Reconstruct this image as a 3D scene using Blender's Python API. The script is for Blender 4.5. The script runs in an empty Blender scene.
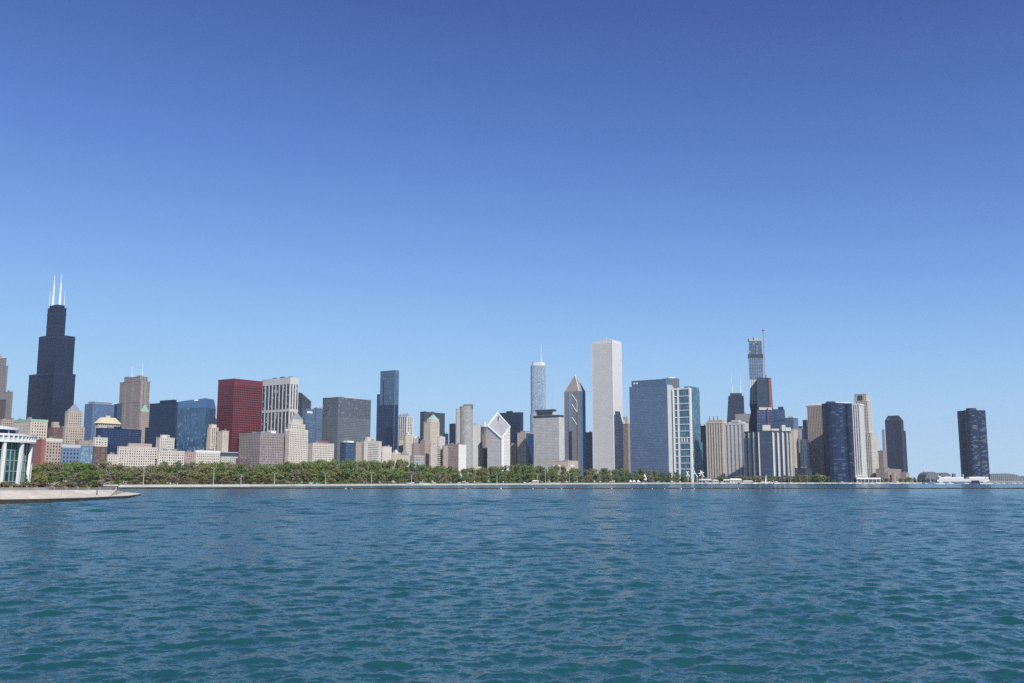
import bpy, math, random
import numpy as np
from mathutils import Vector

random.seed(11)
rng = np.random.default_rng(5)
SC = bpy.context.scene
COL = SC.collection

# ------------------------------------------------------------------ survey: sight lines from the viewpoint, used to place things at their real distance
F, HC, YH = 966.0, 6.0, 480.6
PITCH = math.atan((YH - 341.5) / F)
CP, SP = math.cos(PITCH), math.sin(PITCH)


def kx(x, y=YH):
    return ((x - 512) / F) / (CP - (341.5 - y) / F * SP)


def kz(y):
    b = (341.5 - y) / F
    return (SP + b * CP) / (CP - b * SP)


def at(x, y, Y):
    return Vector((kx(x, y) * Y, Y, HC + kz(y) * Y))


def zat(y, Y):
    return HC + kz(y) * Y


def gxy(x, Y, y=YH):
    return (kx(x, y) * Y, Y)


GRID = math.radians(34.35)          # the street grid against the line of sight
LAND = 2.0                          # height of the land above the lake


# ------------------------------------------------------------------ materials
def principled(name):
    m = bpy.data.materials.new(name)
    m.use_nodes = True
    nt = m.node_tree
    b = nt.nodes['Principled BSDF']
    return m, nt, b


def rgb(c):
    return (c[0], c[1], c[2], 1.0)


def N(nt, kind, **kw):
    n = nt.nodes.new(kind)
    for k, v in kw.items():
        setattr(n, k, v)
    return n


def L(nt, a, b):
    nt.links.new(a, b)


def mul(c, f):
    return tuple(min(1.0, v * f) for v in c)


def stone(name, c, var=0.16, rough=0.85, scale=0.05, metallic=0.0, fine=1.2):
    m, nt, b = principled(name)
    tc = N(nt, 'ShaderNodeTexCoord')
    n1 = N(nt, 'ShaderNodeTexNoise')
    n1.inputs['Scale'].default_value = scale
    n1.inputs['Detail'].default_value = 6
    L(nt, tc.outputs['Object'], n1.inputs['Vector'])
    n2 = N(nt, 'ShaderNodeTexNoise')
    n2.inputs['Scale'].default_value = fine
    n2.inputs['Detail'].default_value = 3
    L(nt, tc.outputs['Object'], n2.inputs['Vector'])
    ad = N(nt, 'ShaderNodeMath', operation='ADD')
    L(nt, n1.outputs['Fac'], ad.inputs[0])
    L(nt, n2.outputs['Fac'], ad.inputs[1])
    mr = N(nt, 'ShaderNodeMapRange')
    mr.inputs['From Min'].default_value = 0.6
    mr.inputs['From Max'].default_value = 1.4
    L(nt, ad.outputs[0], mr.inputs['Value'])
    mx = N(nt, 'ShaderNodeMix', data_type='RGBA')
    mx.inputs['A'].default_value = rgb(mul(c, 1 - var))
    mx.inputs['B'].default_value = rgb(mul(c, 1 + var))
    L(nt, mr.outputs[0], mx.inputs['Factor'])
    L(nt, mx.outputs['Result'], b.inputs['Base Color'])
    b.inputs['Roughness'].default_value = rough
    b.inputs['Metallic'].default_value = metallic
    if max(c) < .09:
        b.inputs['Specular IOR Level'].default_value = .22
    return m


def glass(name, c, bay=1.6, floor=3.7, var=0.4, light=0.0, lightc=(0.35, 0.36, 0.36), rough=0.12, ior=1.6, tilt=0.02):
    """Window glass: every pane (a cell of the wall in metres) has its own tint, and some have pale blinds drawn."""
    m, nt, b = principled(name)
    uv = N(nt, 'ShaderNodeUVMap', uv_map='UVMap')
    dv = N(nt, 'ShaderNodeVectorMath', operation='DIVIDE')
    dv.inputs[1].default_value = (bay, floor, 1)
    L(nt, uv.outputs['UV'], dv.inputs[0])
    fl = N(nt, 'ShaderNodeVectorMath', operation='FLOOR')
    L(nt, dv.outputs[0], fl.inputs[0])
    wn = N(nt, 'ShaderNodeTexWhiteNoise', noise_dimensions='2D')
    L(nt, fl.outputs[0], wn.inputs['Vector'])
    big = N(nt, 'ShaderNodeTexNoise')
    big.inputs['Scale'].default_value = 0.035
    big.inputs['Detail'].default_value = 3
    L(nt, uv.outputs['UV'], big.inputs['Vector'])
    av = N(nt, 'ShaderNodeMath', operation='MULTIPLY_ADD')
    L(nt, wn.outputs['Value'], av.inputs[0])
    av.inputs[1].default_value = 0.6
    L(nt, big.outputs['Fac'], av.inputs[2])
    mr = N(nt, 'ShaderNodeMapRange')
    mr.inputs['From Min'].default_value = 0.35
    mr.inputs['From Max'].default_value = 1.2
    L(nt, av.outputs[0], mr.inputs['Value'])
    mx = N(nt, 'ShaderNodeMix', data_type='RGBA')
    mx.inputs['A'].default_value = rgb(mul(c, 1 - var))
    mx.inputs['B'].default_value = rgb(mul(c, 1 + var))
    L(nt, mr.outputs[0], mx.inputs['Factor'])
    out = mx.outputs['Result']
    if light > 0:
        sep = N(nt, 'ShaderNodeSeparateColor')
        L(nt, wn.outputs['Color'], sep.inputs['Color'])
        gt = N(nt, 'ShaderNodeMath', operation='LESS_THAN')
        L(nt, sep.outputs['Green'], gt.inputs[0])
        gt.inputs[1].default_value = light
        m2 = N(nt, 'ShaderNodeMix', data_type='RGBA')
        L(nt, gt.outputs[0], m2.inputs['Factor'])
        L(nt, out, m2.inputs['A'])
        m2.inputs['B'].default_value = rgb(lightc)
        out = m2.outputs['Result']
    L(nt, out, b.inputs['Base Color'])
    b.inputs['Roughness'].default_value = rough
    b.inputs['IOR'].default_value = ior
    if max(c) < .08:
        b.inputs['Specular IOR Level'].default_value = .3
    geo = N(nt, 'ShaderNodeNewGeometry')
    sb = N(nt, 'ShaderNodeVectorMath', operation='SUBTRACT')
    L(nt, wn.outputs['Color'], sb.inputs[0])
    sb.inputs[1].default_value = (0.5, 0.5, 0.5)
    sc = N(nt, 'ShaderNodeVectorMath', operation='SCALE')
    sc.inputs['Scale'].default_value = tilt
    L(nt, sb.outputs[0], sc.inputs[0])
    ad = N(nt, 'ShaderNodeVectorMath', operation='ADD')
    L(nt, geo.outputs['Normal'], ad.inputs[0])
    L(nt, sc.outputs[0], ad.inputs[1])
    nm = N(nt, 'ShaderNodeVectorMath', operation='NORMALIZE')
    L(nt, ad.outputs[0], nm.inputs[0])
    L(nt, nm.outputs[0], b.inputs['Normal'])
    return m


def plain(name, c, rough=0.6, metallic=0.0):
    return stone(name, c, 0.06, rough, 0.3, metallic, 3.0)


M = {}
M['white'] = stone('white_stone', (0.54, 0.50, 0.44))
M['pale'] = stone('pale_stone', (0.46, 0.435, 0.40))
M['marble'] = stone('white_marble', (0.64, 0.63, 0.615), 0.08)
M['cream'] = stone('cream_stone', (0.52, 0.46, 0.375))
M['beige'] = stone('beige_stone', (0.42, 0.36, 0.30))
M['tan'] = stone('tan_stone', (0.34, 0.285, 0.245))
M['granite'] = stone('pink_grey_granite', (0.27, 0.235, 0.23), 0.2)
M['mauve'] = stone('mauve_granite', (0.27, 0.235, 0.23))
M['brown'] = stone('brown_brick', (0.13, 0.085, 0.08))
M['brick'] = stone('red_brick', (0.27, 0.11, 0.09))
M['rose'] = stone('rose_brick', (0.38, 0.29, 0.26))
M['crimson'] = stone('crimson_steel', (0.14, 0.026, 0.034), 0.2, 0.5)
M['concrete'] = stone('concrete', (0.36, 0.355, 0.35))
M['pconcrete'] = stone('pale_concrete', (0.50, 0.495, 0.48))
M['grey'] = stone('grey_cladding', (0.125, 0.143, 0.17))
M['dgrey'] = stone('dark_grey_steel', (0.045, 0.055, 0.075), 0.2, 0.5)
M['dkmauve'] = stone('dark_mauve_steel', (0.045, 0.045, 0.075), 0.2, 0.5)
M['diamond'] = stone('grey_roof_glass', (0.30, 0.30, 0.32), 0.12, 0.5)
M['lobe'] = stone('blue_black_metal', (0.016, 0.032, 0.085), 0.2, 0.4)
M['black'] = stone('black_steel', (0.010, 0.017, 0.042), 0.25, 0.45)
M['navym'] = stone('navy_steel', (0.015, 0.025, 0.06), 0.2, 0.4)
M['bluem'] = stone('blue_grey_metal', (0.13, 0.19, 0.28), 0.15, 0.4)
M['silver'] = stone('silver_metal', (0.45, 0.47, 0.50), 0.1, 0.4)
M['wpaint'] = plain('white_paint', (0.70, 0.70, 0.69), 0.5)
M['copper'] = stone('green_copper', (0.27, 0.42, 0.34))
M['slate'] = stone('blue_slate', (0.22, 0.24, 0.28))
M['redroof'] = stone('red_roof', (0.28, 0.08, 0.06))
M['roofgrey'] = stone('roof_felt', (0.2, 0.2, 0.2))
M['creamroof'] = stone('cream_roof', (0.55, 0.47, 0.31))
M['redpaint'] = plain('red_paint', (0.42, 0.06, 0.06))
M['terracotta'] = stone('brown_red_panels', (0.2, 0.09, 0.08))
M['g_dark'] = glass('dark_window', (0.028, 0.034, 0.046), 2.6, 3.7, 0.6, 0.08)
M['g_stone'] = glass('old_window', (0.03, 0.03, 0.036), 4.6, 4.4, 0.6, 0.14, (0.26, 0.24, 0.21))
M['g_black'] = glass('black_glass', (0.008, 0.016, 0.044), 1.6, 3.9, 0.5, 0.01, (0.06, 0.075, 0.10))
M['g_red'] = glass('wine_dark_window', (0.012, 0.005, 0.008), 1.6, 3.7, 0.5)
M['g_rib'] = glass('recessed_grey_window', (0.11, 0.115, 0.13), 1.5, 3.9, 0.35)
M['g_navy'] = glass('navy_glass', (0.013, 0.033, 0.095), 1.6, 3.7, 0.4, 0.02, (0.08, 0.11, 0.16))
M['g_blue'] = glass('blue_glass', (0.035, 0.085, 0.16), 1.6, 3.7, 0.4, 0.05, (0.16, 0.24, 0.32))
M['g_slate'] = glass('slate_blue_glass', (0.06, 0.115, 0.22), 2.4, 3.8, 0.3, 0.05, (0.16, 0.22, 0.34))
M['g_sky'] = glass('sky_blue_glass', (0.12, 0.22, 0.33), 2.0, 3.6, 0.45, 0.12, (0.36, 0.44, 0.52))
M['g_teal'] = glass('teal_glass', (0.03, 0.13, 0.17), 2.4, 7.4, 0.5, 0.12, (0.16, 0.32, 0.36))
M['g_grey'] = glass('grey_glass', (0.06, 0.075, 0.10), 2.2, 3.7, 0.4, 0.06, (0.22, 0.25, 0.29))
M['g_pale'] = glass('pale_green_glass', (0.17, 0.2, 0.19), 2.6, 3.3, 0.5, 0.25, (0.42, 0.43, 0.38))
M['g_lpt'] = glass('bronze_glass', (0.008, 0.022, 0.075), 8.5, 3.2, 0.5, 0.3, (0.17, 0.18, 0.20), 0.1)
M['g_hbr'] = glass('smoky_glass', (0.011, 0.025, 0.07), 8.5, 3.2, 0.5, 0.16, (0.10, 0.12, 0.16), 0.1)


# ------------------------------------------------------------------ mesh building
class MB:
    def __init__(self):
        self.v, self.f, self.uv = [], [], []

    def quad(self, a, b, c, d, uv=None):
        i = len(self.v)
        self.v += [tuple(a), tuple(b), tuple(c), tuple(d)]
        self.f.append((i, i + 1, i + 2, i + 3))
        self.uv += uv or [(0, 0)] * 4

    def poly(self, pts, uv=None):
        i = len(self.v)
        self.v += [tuple(p) for p in pts]
        self.f.append(tuple(range(i, i + len(pts))))
        self.uv += uv or [(0, 0)] * len(pts)

    def box(self, c, s, rot=0.0):
        """box on centre c, sizes s, turned by rot about z"""
        cr, sr = math.cos(rot), math.sin(rot)
        P = []
        for z in (-.5, .5):
            for (x, y) in ((-.5, -.5), (.5, -.5), (.5, .5), (-.5, .5)):
                X, Y = x * s[0], y * s[1]
                P.append((c[0] + X * cr - Y * sr, c[1] + X * sr + Y * cr, c[2] + z * s[2]))
        for q in ((0, 3, 2, 1), (4, 5, 6, 7), (0, 1, 5, 4), (1, 2, 6, 5), (2, 3, 7, 6), (3, 0, 4, 7)):
            self.quad(*[P[k] for k in q])

    def prism(self, poly, z0, z1, cap=True):
        u = 0
        n = len(poly)
        for i in range(n):
            a, b = poly[i], poly[(i + 1) % n]
            l = math.hypot(b[0] - a[0], b[1] - a[1])
            self.quad((a[0], a[1], z0), (b[0], b[1], z0), (b[0], b[1], z1), (a[0], a[1], z1), [(u, z0), (u + l, z0), (u + l, z1), (u, z1)])
            u += l
        if cap:
            self.poly([(p[0], p[1], z1) for p in poly])
            self.poly([(p[0], p[1], z0) for p in reversed(poly)])

    def loft(self, rings, cap=True):
        for (p0, z0), (p1, z1) in zip(rings, rings[1:]):
            u = 0
            n = len(p0)
            for i in range(n):
                a, b, c, d = p0[i], p0[(i + 1) % n], p1[(i + 1) % n], p1[i]
                l = math.hypot(b[0] - a[0], b[1] - a[1])
                self.quad((a[0], a[1], z0), (b[0], b[1], z0), (c[0], c[1], z1), (d[0], d[1], z1), [(u, z0), (u + l, z0), (u + l, z1), (u, z1)])
                u += l
        if cap:
            self.poly([(p[0], p[1], rings[-1][1]) for p in rings[-1][0]])
            self.poly([(p[0], p[1], rings[0][1]) for p in reversed(rings[0][0])])

    def pyramid(self, poly, z0, apex):
        n = len(poly)
        for i in range(n):
            a, b = poly[i], poly[(i + 1) % n]
            self.poly([(a[0], a[1], z0), (b[0], b[1], z0), apex])
        self.poly([(p[0], p[1], z0) for p in reversed(poly)])

    def tube(self, a, b, r0, r1=None, n=6):
        r1 = r0 if r1 is None else r1
        a, b = Vector(a), Vector(b)
        d = (b - a).normalized()
        t = d.orthogonal().normalized()
        s = d.cross(t)
        A = [a + (t * math.cos(2 * math.pi * k / n) + s * math.sin(2 * math.pi * k / n)) * r0 for k in range(n)]
        B = [b + (t * math.cos(2 * math.pi * k / n) + s * math.sin(2 * math.pi * k / n)) * r1 for k in range(n)]
        for k in range(n):
            self.quad(A[k], A[(k + 1) % n], B[(k + 1) % n], B[k])
        self.poly(list(reversed(A)))
        self.poly(B)

    def bar(self, a, b, c, d, out, t):
        """a strip on a wall: a,b its lower edge, c,d its upper edge (c above b), raised by t along out"""
        o = Vector((out[0] * t, out[1] * t, 0))
        A, B, C, D = Vector(a), Vector(b), Vector(c), Vector(d)
        A2, B2, C2, D2 = A + o, B + o, C + o, D + o
        self.quad(A2, B2, C2, D2)
        self.quad(A, A2, D2, D)
        self.quad(B2, B, C, C2)
        self.quad(D2, C2, C, D)
        self.quad(A, B, B2, A2)

    def mesh(self, name, mat, origin=(0, 0, 0), smooth=False):
        me = bpy.data.meshes.new(name)
        o = origin
        me.from_pydata([(x - o[0], y - o[1], z - o[2]) for x, y, z in self.v], [], self.f)
        lay = me.uv_layers.new(name='UVMap')
        lay.data.foreach_set('uv', np.array(self.uv, dtype=np.float32).ravel())
        if mat:
            me.materials.append(mat)
        if smooth:
            me.polygons.foreach_set('use_smooth', [True] * len(me.polygons))
        return me

    def build(self, name, mat, parent=None, smooth=False, origin=None):
        o = tuple(parent.location) if parent is not None and origin is None else (origin or (0, 0, 0))
        if parent is not None and parent.parent is not None and origin is None:
            o = tuple(parent.location + parent.parent.location)
        ob = bpy.data.objects.new(name, self.mesh(name, mat, o, smooth))
        COL.objects.link(ob)
        if parent is not None:
            ob.parent = parent
        else:
            ob.location = o
        return ob


def thing(name, label, cat, loc, group=None):
    o = bpy.data.objects.new(name, None)
    COL.objects.link(o)
    o.location = loc
    o.empty_display_size = 1
    tag(o, label, cat, group)
    return o


def tag(o, label=None, cat=None, group=None, kind=None):
    if label: o['label'] = label
    if cat: o['category'] = cat
    if group: o['group'] = group
    if kind: o['kind'] = kind
    return o


def dup(root, loc, rotz=0.0, scale=None, label=None, group=None):
    def cp(o, parent):
        c = o.copy()
        COL.objects.link(c)
        c.parent = parent
        for ch in list(o.children):
            cp(ch, c)
        return c
    kids = list(root.children)
    r = root.copy()
    COL.objects.link(r)
    for ch in kids:
        cp(ch, r)
    r.location = loc
    r.rotation_euler = (0, 0, rotz)
    if scale is not None:
        r.scale = scale if isinstance(scale, tuple) else (scale,) * 3
    if label: r['label'] = label
    if group: r['group'] = group
    return r


# ------------------------------------------------------------------ footprints and walls
def axes(rot):
    return (math.cos(rot), -math.sin(rot)), (math.sin(rot), math.cos(rot))


class Foot:
    """A rectangular footprint: SE corner on sight line xc at distance Y, south wall back to xl, east wall back to xr."""

    def __init__(self, xl, xc, xr, y, Y, rot=GRID, D=30.0, W=30.0):
        self.e, self.n = axes(rot)
        e, n = self.e, self.n
        k = kx(xc, y)
        se = (k * Y, Y)
        self.Y = Y
        if xl < xc:
            kl = kx(xl, y)
            t = (se[0] - kl * se[1]) / (e[0] - kl * e[1])
        else:
            t = W
        if xr > xc:
            kr = kx(xr, y)
            den = n[0] - kr * n[1]
            s = (kr * se[1] - se[0]) / den
        else:
            s = D
        self.w, self.d = t, s
        self.sw = (se[0] - t * e[0], se[1] - t * e[1])

    def p(self, fe, fn):
        return (self.sw[0] + self.w * fe * self.e[0] + self.d * fn * self.n[0],
                self.sw[1] + self.w * fe * self.e[1] + self.d * fn * self.n[1])

    def rect(self, a=0.0, b=1.0, c=0.0, d=1.0):
        return [self.p(b, c), self.p(b, d), self.p(a, d), self.p(a, c)]

    def mid(self):
        return self.p(.5, .5)


def outset(poly, d):
    n = len(poly)
    out = []
    for i in range(n):
        p0, p1, p2 = poly[i - 1], poly[i], poly[(i + 1) % n]
        a = Vector((p1[0] - p0[0], p1[1] - p0[1])).normalized()
        b = Vector((p2[0] - p1[0], p2[1] - p1[1])).normalized()
        na, nb = Vector((a.y, -a.x)), Vector((b.y, -b.x))
        m = na + nb
        l = m.length
        m = m / l if l > 1e-6 else na
        c = max(0.4, m.dot(na))
        out.append((p1[0] + m.x * d / c, p1[1] + m.y * d / c))
    return out


def facade(core, grid, rings, bay, floor, pw, sh, d, spand=None, edges=None, skip_top=0.0):
    """Glass core plus raised piers (width pw) every bay and spandrels (height sh) every floor on each wall of the rings."""
    core.loft(rings)
    spand = spand or grid
    for (p0, z0), (p1, z1) in zip(rings, rings[1:]):
        n = len(p0)
        H = z1 - z0
        nf = max(1, round(H / floor))
        for i in range(n):
            if edges is not None and i not in edges:
                continue
            a, b, c, e = (Vector(q) for q in (p0[i], p0[(i + 1) % n], p1[(i + 1) % n], p1[i]))
            l0 = (b - a).length
            if l0 < 0.8:
                continue
            u = (b - a) / l0
            out = (u.y, -u.x)
            nb = max(1, round(l0 / bay))
            if pw > 0:
                for j in range(nb + 1):
                    t0 = (l0 - pw) * j / nb / l0
                    t1 = t0 + pw / l0
                    A, B, C, E = a.lerp(b, t0), a.lerp(b, t1), e.lerp(c, t1), e.lerp(c, t0)
                    grid.bar((A.x, A.y, z0), (B.x, B.y, z0), (C.x, C.y, z1 - .05), (E.x, E.y, z1 - .05), out, d)
            if sh > 0:
                for j in range(nf + 1):
                    za = z0 + H * j / nf - sh * (0.5 if 0 < j < nf else (0 if j == 0 else 1))
                    zb = za + sh
                    if j == nf:
                        zb -= .1
                    ta, tb = (za - z0) / H, (zb - z0) / H
                    A, B = a.lerp(e, ta), b.lerp(c, ta)
                    C, E = b.lerp(c, tb), a.lerp(e, tb)
                    spand.bar((A.x, A.y, za), (B.x, B.y, za), (C.x, C.y, zb), (E.x, E.y, zb), out, d * .8)


def dist_street(x):
    """distance of the long street wall facing the park, seen at x"""
    k = kx(x)
    n = (1198 + 818 * k) / (.564 - .826 * k)
    return 818 + .826 * n


class Bld:
    """A building: an Empty that parents wall, glazing, roof, penthouse ... Each tier has its own rectangle of the footprint."""

    def __init__(self, name, label, cat, xs, yt, Y, rot=GRID, D=30.0, W=30.0, group='city buildings'):
        self.ft = Foot(xs[0], xs[1], xs[2], yt, Y, rot, D, W)
        m = self.ft.mid()
        self.o = thing(name, label, cat, (m[0], m[1], LAND), group)
        self.z = LAND
        self.Y = Y
        self.zt = zat(yt, Y)

    def zy(self, y):
        return zat(y, self.Y)

    def tier(self, zt, wall, glz, bay=3.4, floor=3.7, pf=.4, sf=.4, d=.45, r=(0, 1, 0, 1), roof=None, cornice=.5, parapet=1.2, rings=None, wname='wall', gname='glazing', spand=None, sname='spandrel', z0=None, edges=None):
        z0 = self.z if z0 is None else z0
        poly = self.ft.rect(*r) if rings is None else rings[-1][0]
        core, grid = MB(), MB()
        sp = MB() if spand else None
        rr = rings or [(poly, z0), (poly, zt)]
        facade(core, grid, rr, bay, floor, pf * bay, sf * floor, d, sp, edges)
        core.build(gname, M[glz] if isinstance(glz, str) else glz, self.o)
        if grid.f:
            grid.build(wname, M[wall], self.o)
        if sp and sp.f:
            sp.build(sname, M[spand], self.o)
        if parapet > 0:
            rf = MB()
            rf.prism(outset(poly, d + cornice * .5), zt + .004, zt + parapet)
            rf.build('roof', M[roof or wall], self.o)
        self.z = zt
        self.top = zt + max(parapet, 0)
        return self

    def box(self, r, z0, z1, mat, name='penthouse'):
        b = MB()
        b.prism(self.ft.rect(*r), z0, z1)
        b.build(name, M[mat], self.o)
        return self

    def pent(self, r, h, mat='pale', name='penthouse'):
        return self.box(r, self.top + .004, self.top + h, mat, name)

    def mast(self, fe, fn, zt, rad, mat='wpaint', z0=None, name='antenna'):
        p = self.ft.p(fe, fn)
        b = MB()
        b.tube((p[0], p[1], self.top if z0 is None else z0), (p[0], p[1], zt), rad, rad * .35)
        b.build(name, M[mat], self.o)
        return self

    def pyr(self, r, zt, mat, z0=None, name='roof'):
        b = MB()
        poly = self.ft.rect(*r)
        c = self.ft.p((r[0] + r[1]) / 2, (r[2] + r[3]) / 2)
        b.pyramid(poly, (self.top if z0 is None else z0) + .004, (c[0], c[1], zt))
        b.build(name, M[mat], self.o)
        return self

    def clutter(self, n=3, mat='roofgrey', h=(2, 4)):
        """small plant rooms and cooling units on the roof"""
        for i in range(n):
            b = MB()
            a = (i + random.uniform(.15, .6)) / n
            c = random.uniform(.12, .7)
            w, d = random.uniform(.08, .2) * min(1, 2.5 / n), random.uniform(.08, .2)
            b.prism(self.ft.rect(a, a + w, c, c + d), self.top + .004, self.top + random.uniform(*h))
            b.build('roof_plant', M[mat], self.o)
        return self
SKY_AIR, SKY_DUST, SKY_OZONE, SKY_STR = 0.587, 0.075, 4.329, 0.12
SUN_STR, EXPO, HAZE = 4.1, 0.5, 3.8e-5
# ------------------------------------------------------------------ the city, from the left (south-west) to the right
DS = dist_street


def B(name, label, cat, xs, yt, Y, wall, glz, bay=3.4, floor=3.7, pf=.4, sf=.4, d=.45, clutter=2, tiers=None, **k):
    kw = {q: k.pop(q) for q in ('rot', 'D', 'W', 'group') if q in k}
    b = Bld(name, label, cat, xs, yt, Y, **kw)
    b.tier(b.zt, wall, glz, bay, floor, pf, sf, d, **k)
    if clutter:
        b.clutter(clutter)
    return b


# --- far left edge
b = Bld('stone_tower', 'mauve grey skyscraper with a crown, cut off by the left edge above the aquarium', 'skyscraper', (-9, 7, 8), 366, 2500)
b.tier(b.zy(366), 'mauve', 'g_dark', 4, 3.9, .5, .35)
b.tier(b.zy(358), 'mauve', 'g_dark', 4, 3.9, .5, .35, r=(.12, .88, .15, .85))
b.pyr((.3, .7, .3, .7), b.zy(352), 'pale')
b = B('stone_tower', 'mauve lower tower beside the cut off skyscraper at the far left', 'tower', (-4, 12, 13), 392, 2440, 'mauve', 'g_dark', 4, 3.9, .55, .4)
b = B('brick_tower', 'dark brown red block low in front of the skyscraper cut off at left', 'building', (-8, 5.5, 6.2), 400, 2280, 'brown', 'g_dark', 3, 3.6, .5, .5)

# --- tallest black tower with twin masts
LB = 'tall black stepped skyscraper with white twin masts, tallest building at the left'
b = Bld('black_skyscraper', LB, 'skyscraper', (29.5, 54, 75.5), 373, 2510)
ZS = [b.zy(372.5), b.zy(334.5), b.zy(306.6)]
kw = dict(wall='black', glz='g_black', bay=4.6, floor=3.9, pf=.3, sf=.38, d=.5, parapet=0.6, cornice=.1)
b.tier(ZS[0], r=(0, 1, 0, 1), **kw)
b.tier(ZS[1], r=(.30, 1, 0, .87), **kw)
b.tier(ZS[2], r=(.55, .93, .03, .45), **kw)
ft = b.ft
for yy in (324.5, 312, 372.5, 336):
    bd = MB()
    zz = b.zy(yy)
    rr = (.55, .93, .03, .45) if yy < 330 else (0, 1, 0, 1) if yy > 370 else (.30, 1, 0, .87)
    bd.prism(outset(ft.rect(*rr), .75), zz - 5, zz - .2)
    bd.build('louvre_band', M['navym'], b.o)
b.box((.59, .9, .06, .4), b.top, b.top + 7, 'black', 'roof_block')
for (x, y0) in ((53.8, 272.5), (62.0, 272)):
    f = (.59, .2) if x < 58 else (.78, .3)
    p = ft.p(*f)
    m = MB()
    z0, z1 = b.top + 7, b.zy(y0)
    m.tube((p[0], p[1], z0), (p[0], p[1], z0 + (z1 - z0) * .35), 3.4, 2.7, 8)
    m.tube((p[0], p[1], z0 + (z1 - z0) * .35), (p[0], p[1], z0 + (z1 - z0) * .7), 2.4, 1.8, 8)
    m.tube((p[0], p[1], z0 + (z1 - z0) * .7), (p[0], p[1], z1), 1.2, .6, 6)
    m.build('antenna', M['wpaint'], b.o)
for f in ((.57, .06), (.88, .4)):
    p = ft.p(*f)
    m = MB()
    m.tube((p[0], p[1], b.top + 7), (p[0], p[1], b.zy(289)), .8, .4)
    m.build('antenna', M['wpaint'], b.o)

# --- beige tower with small pyramid roof in front of the black tower
b = Bld('stone_tower', 'beige stone tower with a blue pyramid roof at the foot of the black skyscraper', 'tower', (62, 65.5, 84.5), 427, 1640)
b.tier(b.zy(427), 'beige', 'g_stone', 4.4, 4.4, .52, .42)
b.tier(b.zy(412), 'beige', 'g_stone', 4.4, 4.4, .52, .42, r=(.06, .95, .12, .86))
b.pyr((.1, .9, .14, .84), b.zy(402.5), 'slate')

# --- low street buildings behind the aquarium
B('hotel_building', 'cream hotel block with a pale green copper roof edge behind the aquarium', 'building', (14, 31, 47.5), 421.5, 1540, 'cream', 'g_stone', 4.6, 4.6, .5, .45, roof='copper', parapet=4)
B('brick_building', 'beige block with a flat brown roof just above the aquarium roof', 'building', (-6, 2, 17), 420, 1580, 'tan', 'g_stone', 3.4, 3.6, .5, .5)
b = B('brick_building', 'dark brown roofed building between the green roofed hotel and the pyramid topped tower', 'building', (48, 52, 63), 428, 1560, 'brown', 'g_stone', 3.2, 3.6, .5, .5)
b.pent((.2, .8, .2, .7), 9, 'tan')
B('brick_building', 'narrow red brick building right of the aquarium', 'building', (33, 42, 45.5), 440, 1490, 'brick', 'g_stone', 3.2, 3.6, .55, .5)
B('brick_building', 'rose brick building with a white top storey row', 'building', (45, 46, 62), 441.5, 1500, 'rose', 'g_stone', 5, 5, .45, .42, roof='white', parapet=5)
B('office_building', 'pale blue grey low office block with square windows', 'building', (61, 62, 80.5), 447.5, 1520, 'bluem', 'g_navy', 6, 6, .45, .45, roof='silver', parapet=5)
B('glass_building', 'small plain blue glass building left of the brown brick block', 'building', (80, 81, 93), 446.5, 1545, 'bluem', 'g_sky', 3.2, 3.8, .12, .12, .2)
b = B('brick_building', 'brown brick block with two white upper storeys beside the small blue glass building', 'building', (93, 94.5, 107), 447, 1570, 'brown', 'g_stone', 3.2, 3.8, .5, .45)
b.tier(b.zy(438), 'white', 'g_stone', 5, 5, .45, .42, z0=b.top)
b.clutter(2)
B('brick_building', 'low tan block showing between the pyramid topped tower and brown brick block', 'building', (76, 79, 96), 441, 1640, 'tan', 'g_stone', 3.2, 3.6, .5, .5)

# --- rounded blue tower and neighbours
b = Bld('glass_tower', 'light blue glass tower with a rounded top left of the twin mast stone tower', 'tower', (85, 93, 114.5), 404, 2450)
b.tier(b.zy(404), 'bluem', 'g_slate', 3.2, 3.8, .14, .16, .2)
b.tier(b.zy(401.5), 'silver', 'g_slate', 3.2, 3.8, .14, .16, .2, r=(.15, .95, .1, .9))
B('glass_tower', 'thin blue tower squeezed between the rounded blue tower and the twin mast stone tower', 'tower', (114, 117, 122), 404.5, 2560, 'navym', 'g_blue', 3.2, 3.8, .2, .2)
b = Bld('stone_building', 'grey stone hall with a wide cream hipped roof', 'building', (95.5, 98, 119.5), 426, 1740)
b.tier(b.zy(426), 'pale', 'g_stone', 4, 4.2, .6, .5, parapet=1)
b.tier(b.zy(423.5), 'cream', 'g_stone', 4, 3, .4, .4, parapet=.8)
rf = MB()
lo, hi = outset(b.ft.rect(), 2.5), b.ft.rect(.2, .82, .18, .82)
rf.loft([(lo, b.top), (hi, b.zy(417))])
rf.build('roof', M['creamroof'], b.o)
p = b.ft.mid()
b.box((.45, .55, .4, .6), b.zy(417), b.zy(415), 'cream', 'lantern')
b = B('glass_building', 'long low navy glass office block in front of the cream hipped roof', 'building', (96, 101, 141.5), 428.5, 1660, 'navym', 'g_navy', 3, 3.7, .12, .3, .25)
b.pent((.3, .6, .4, .55), 4, 'black')

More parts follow.
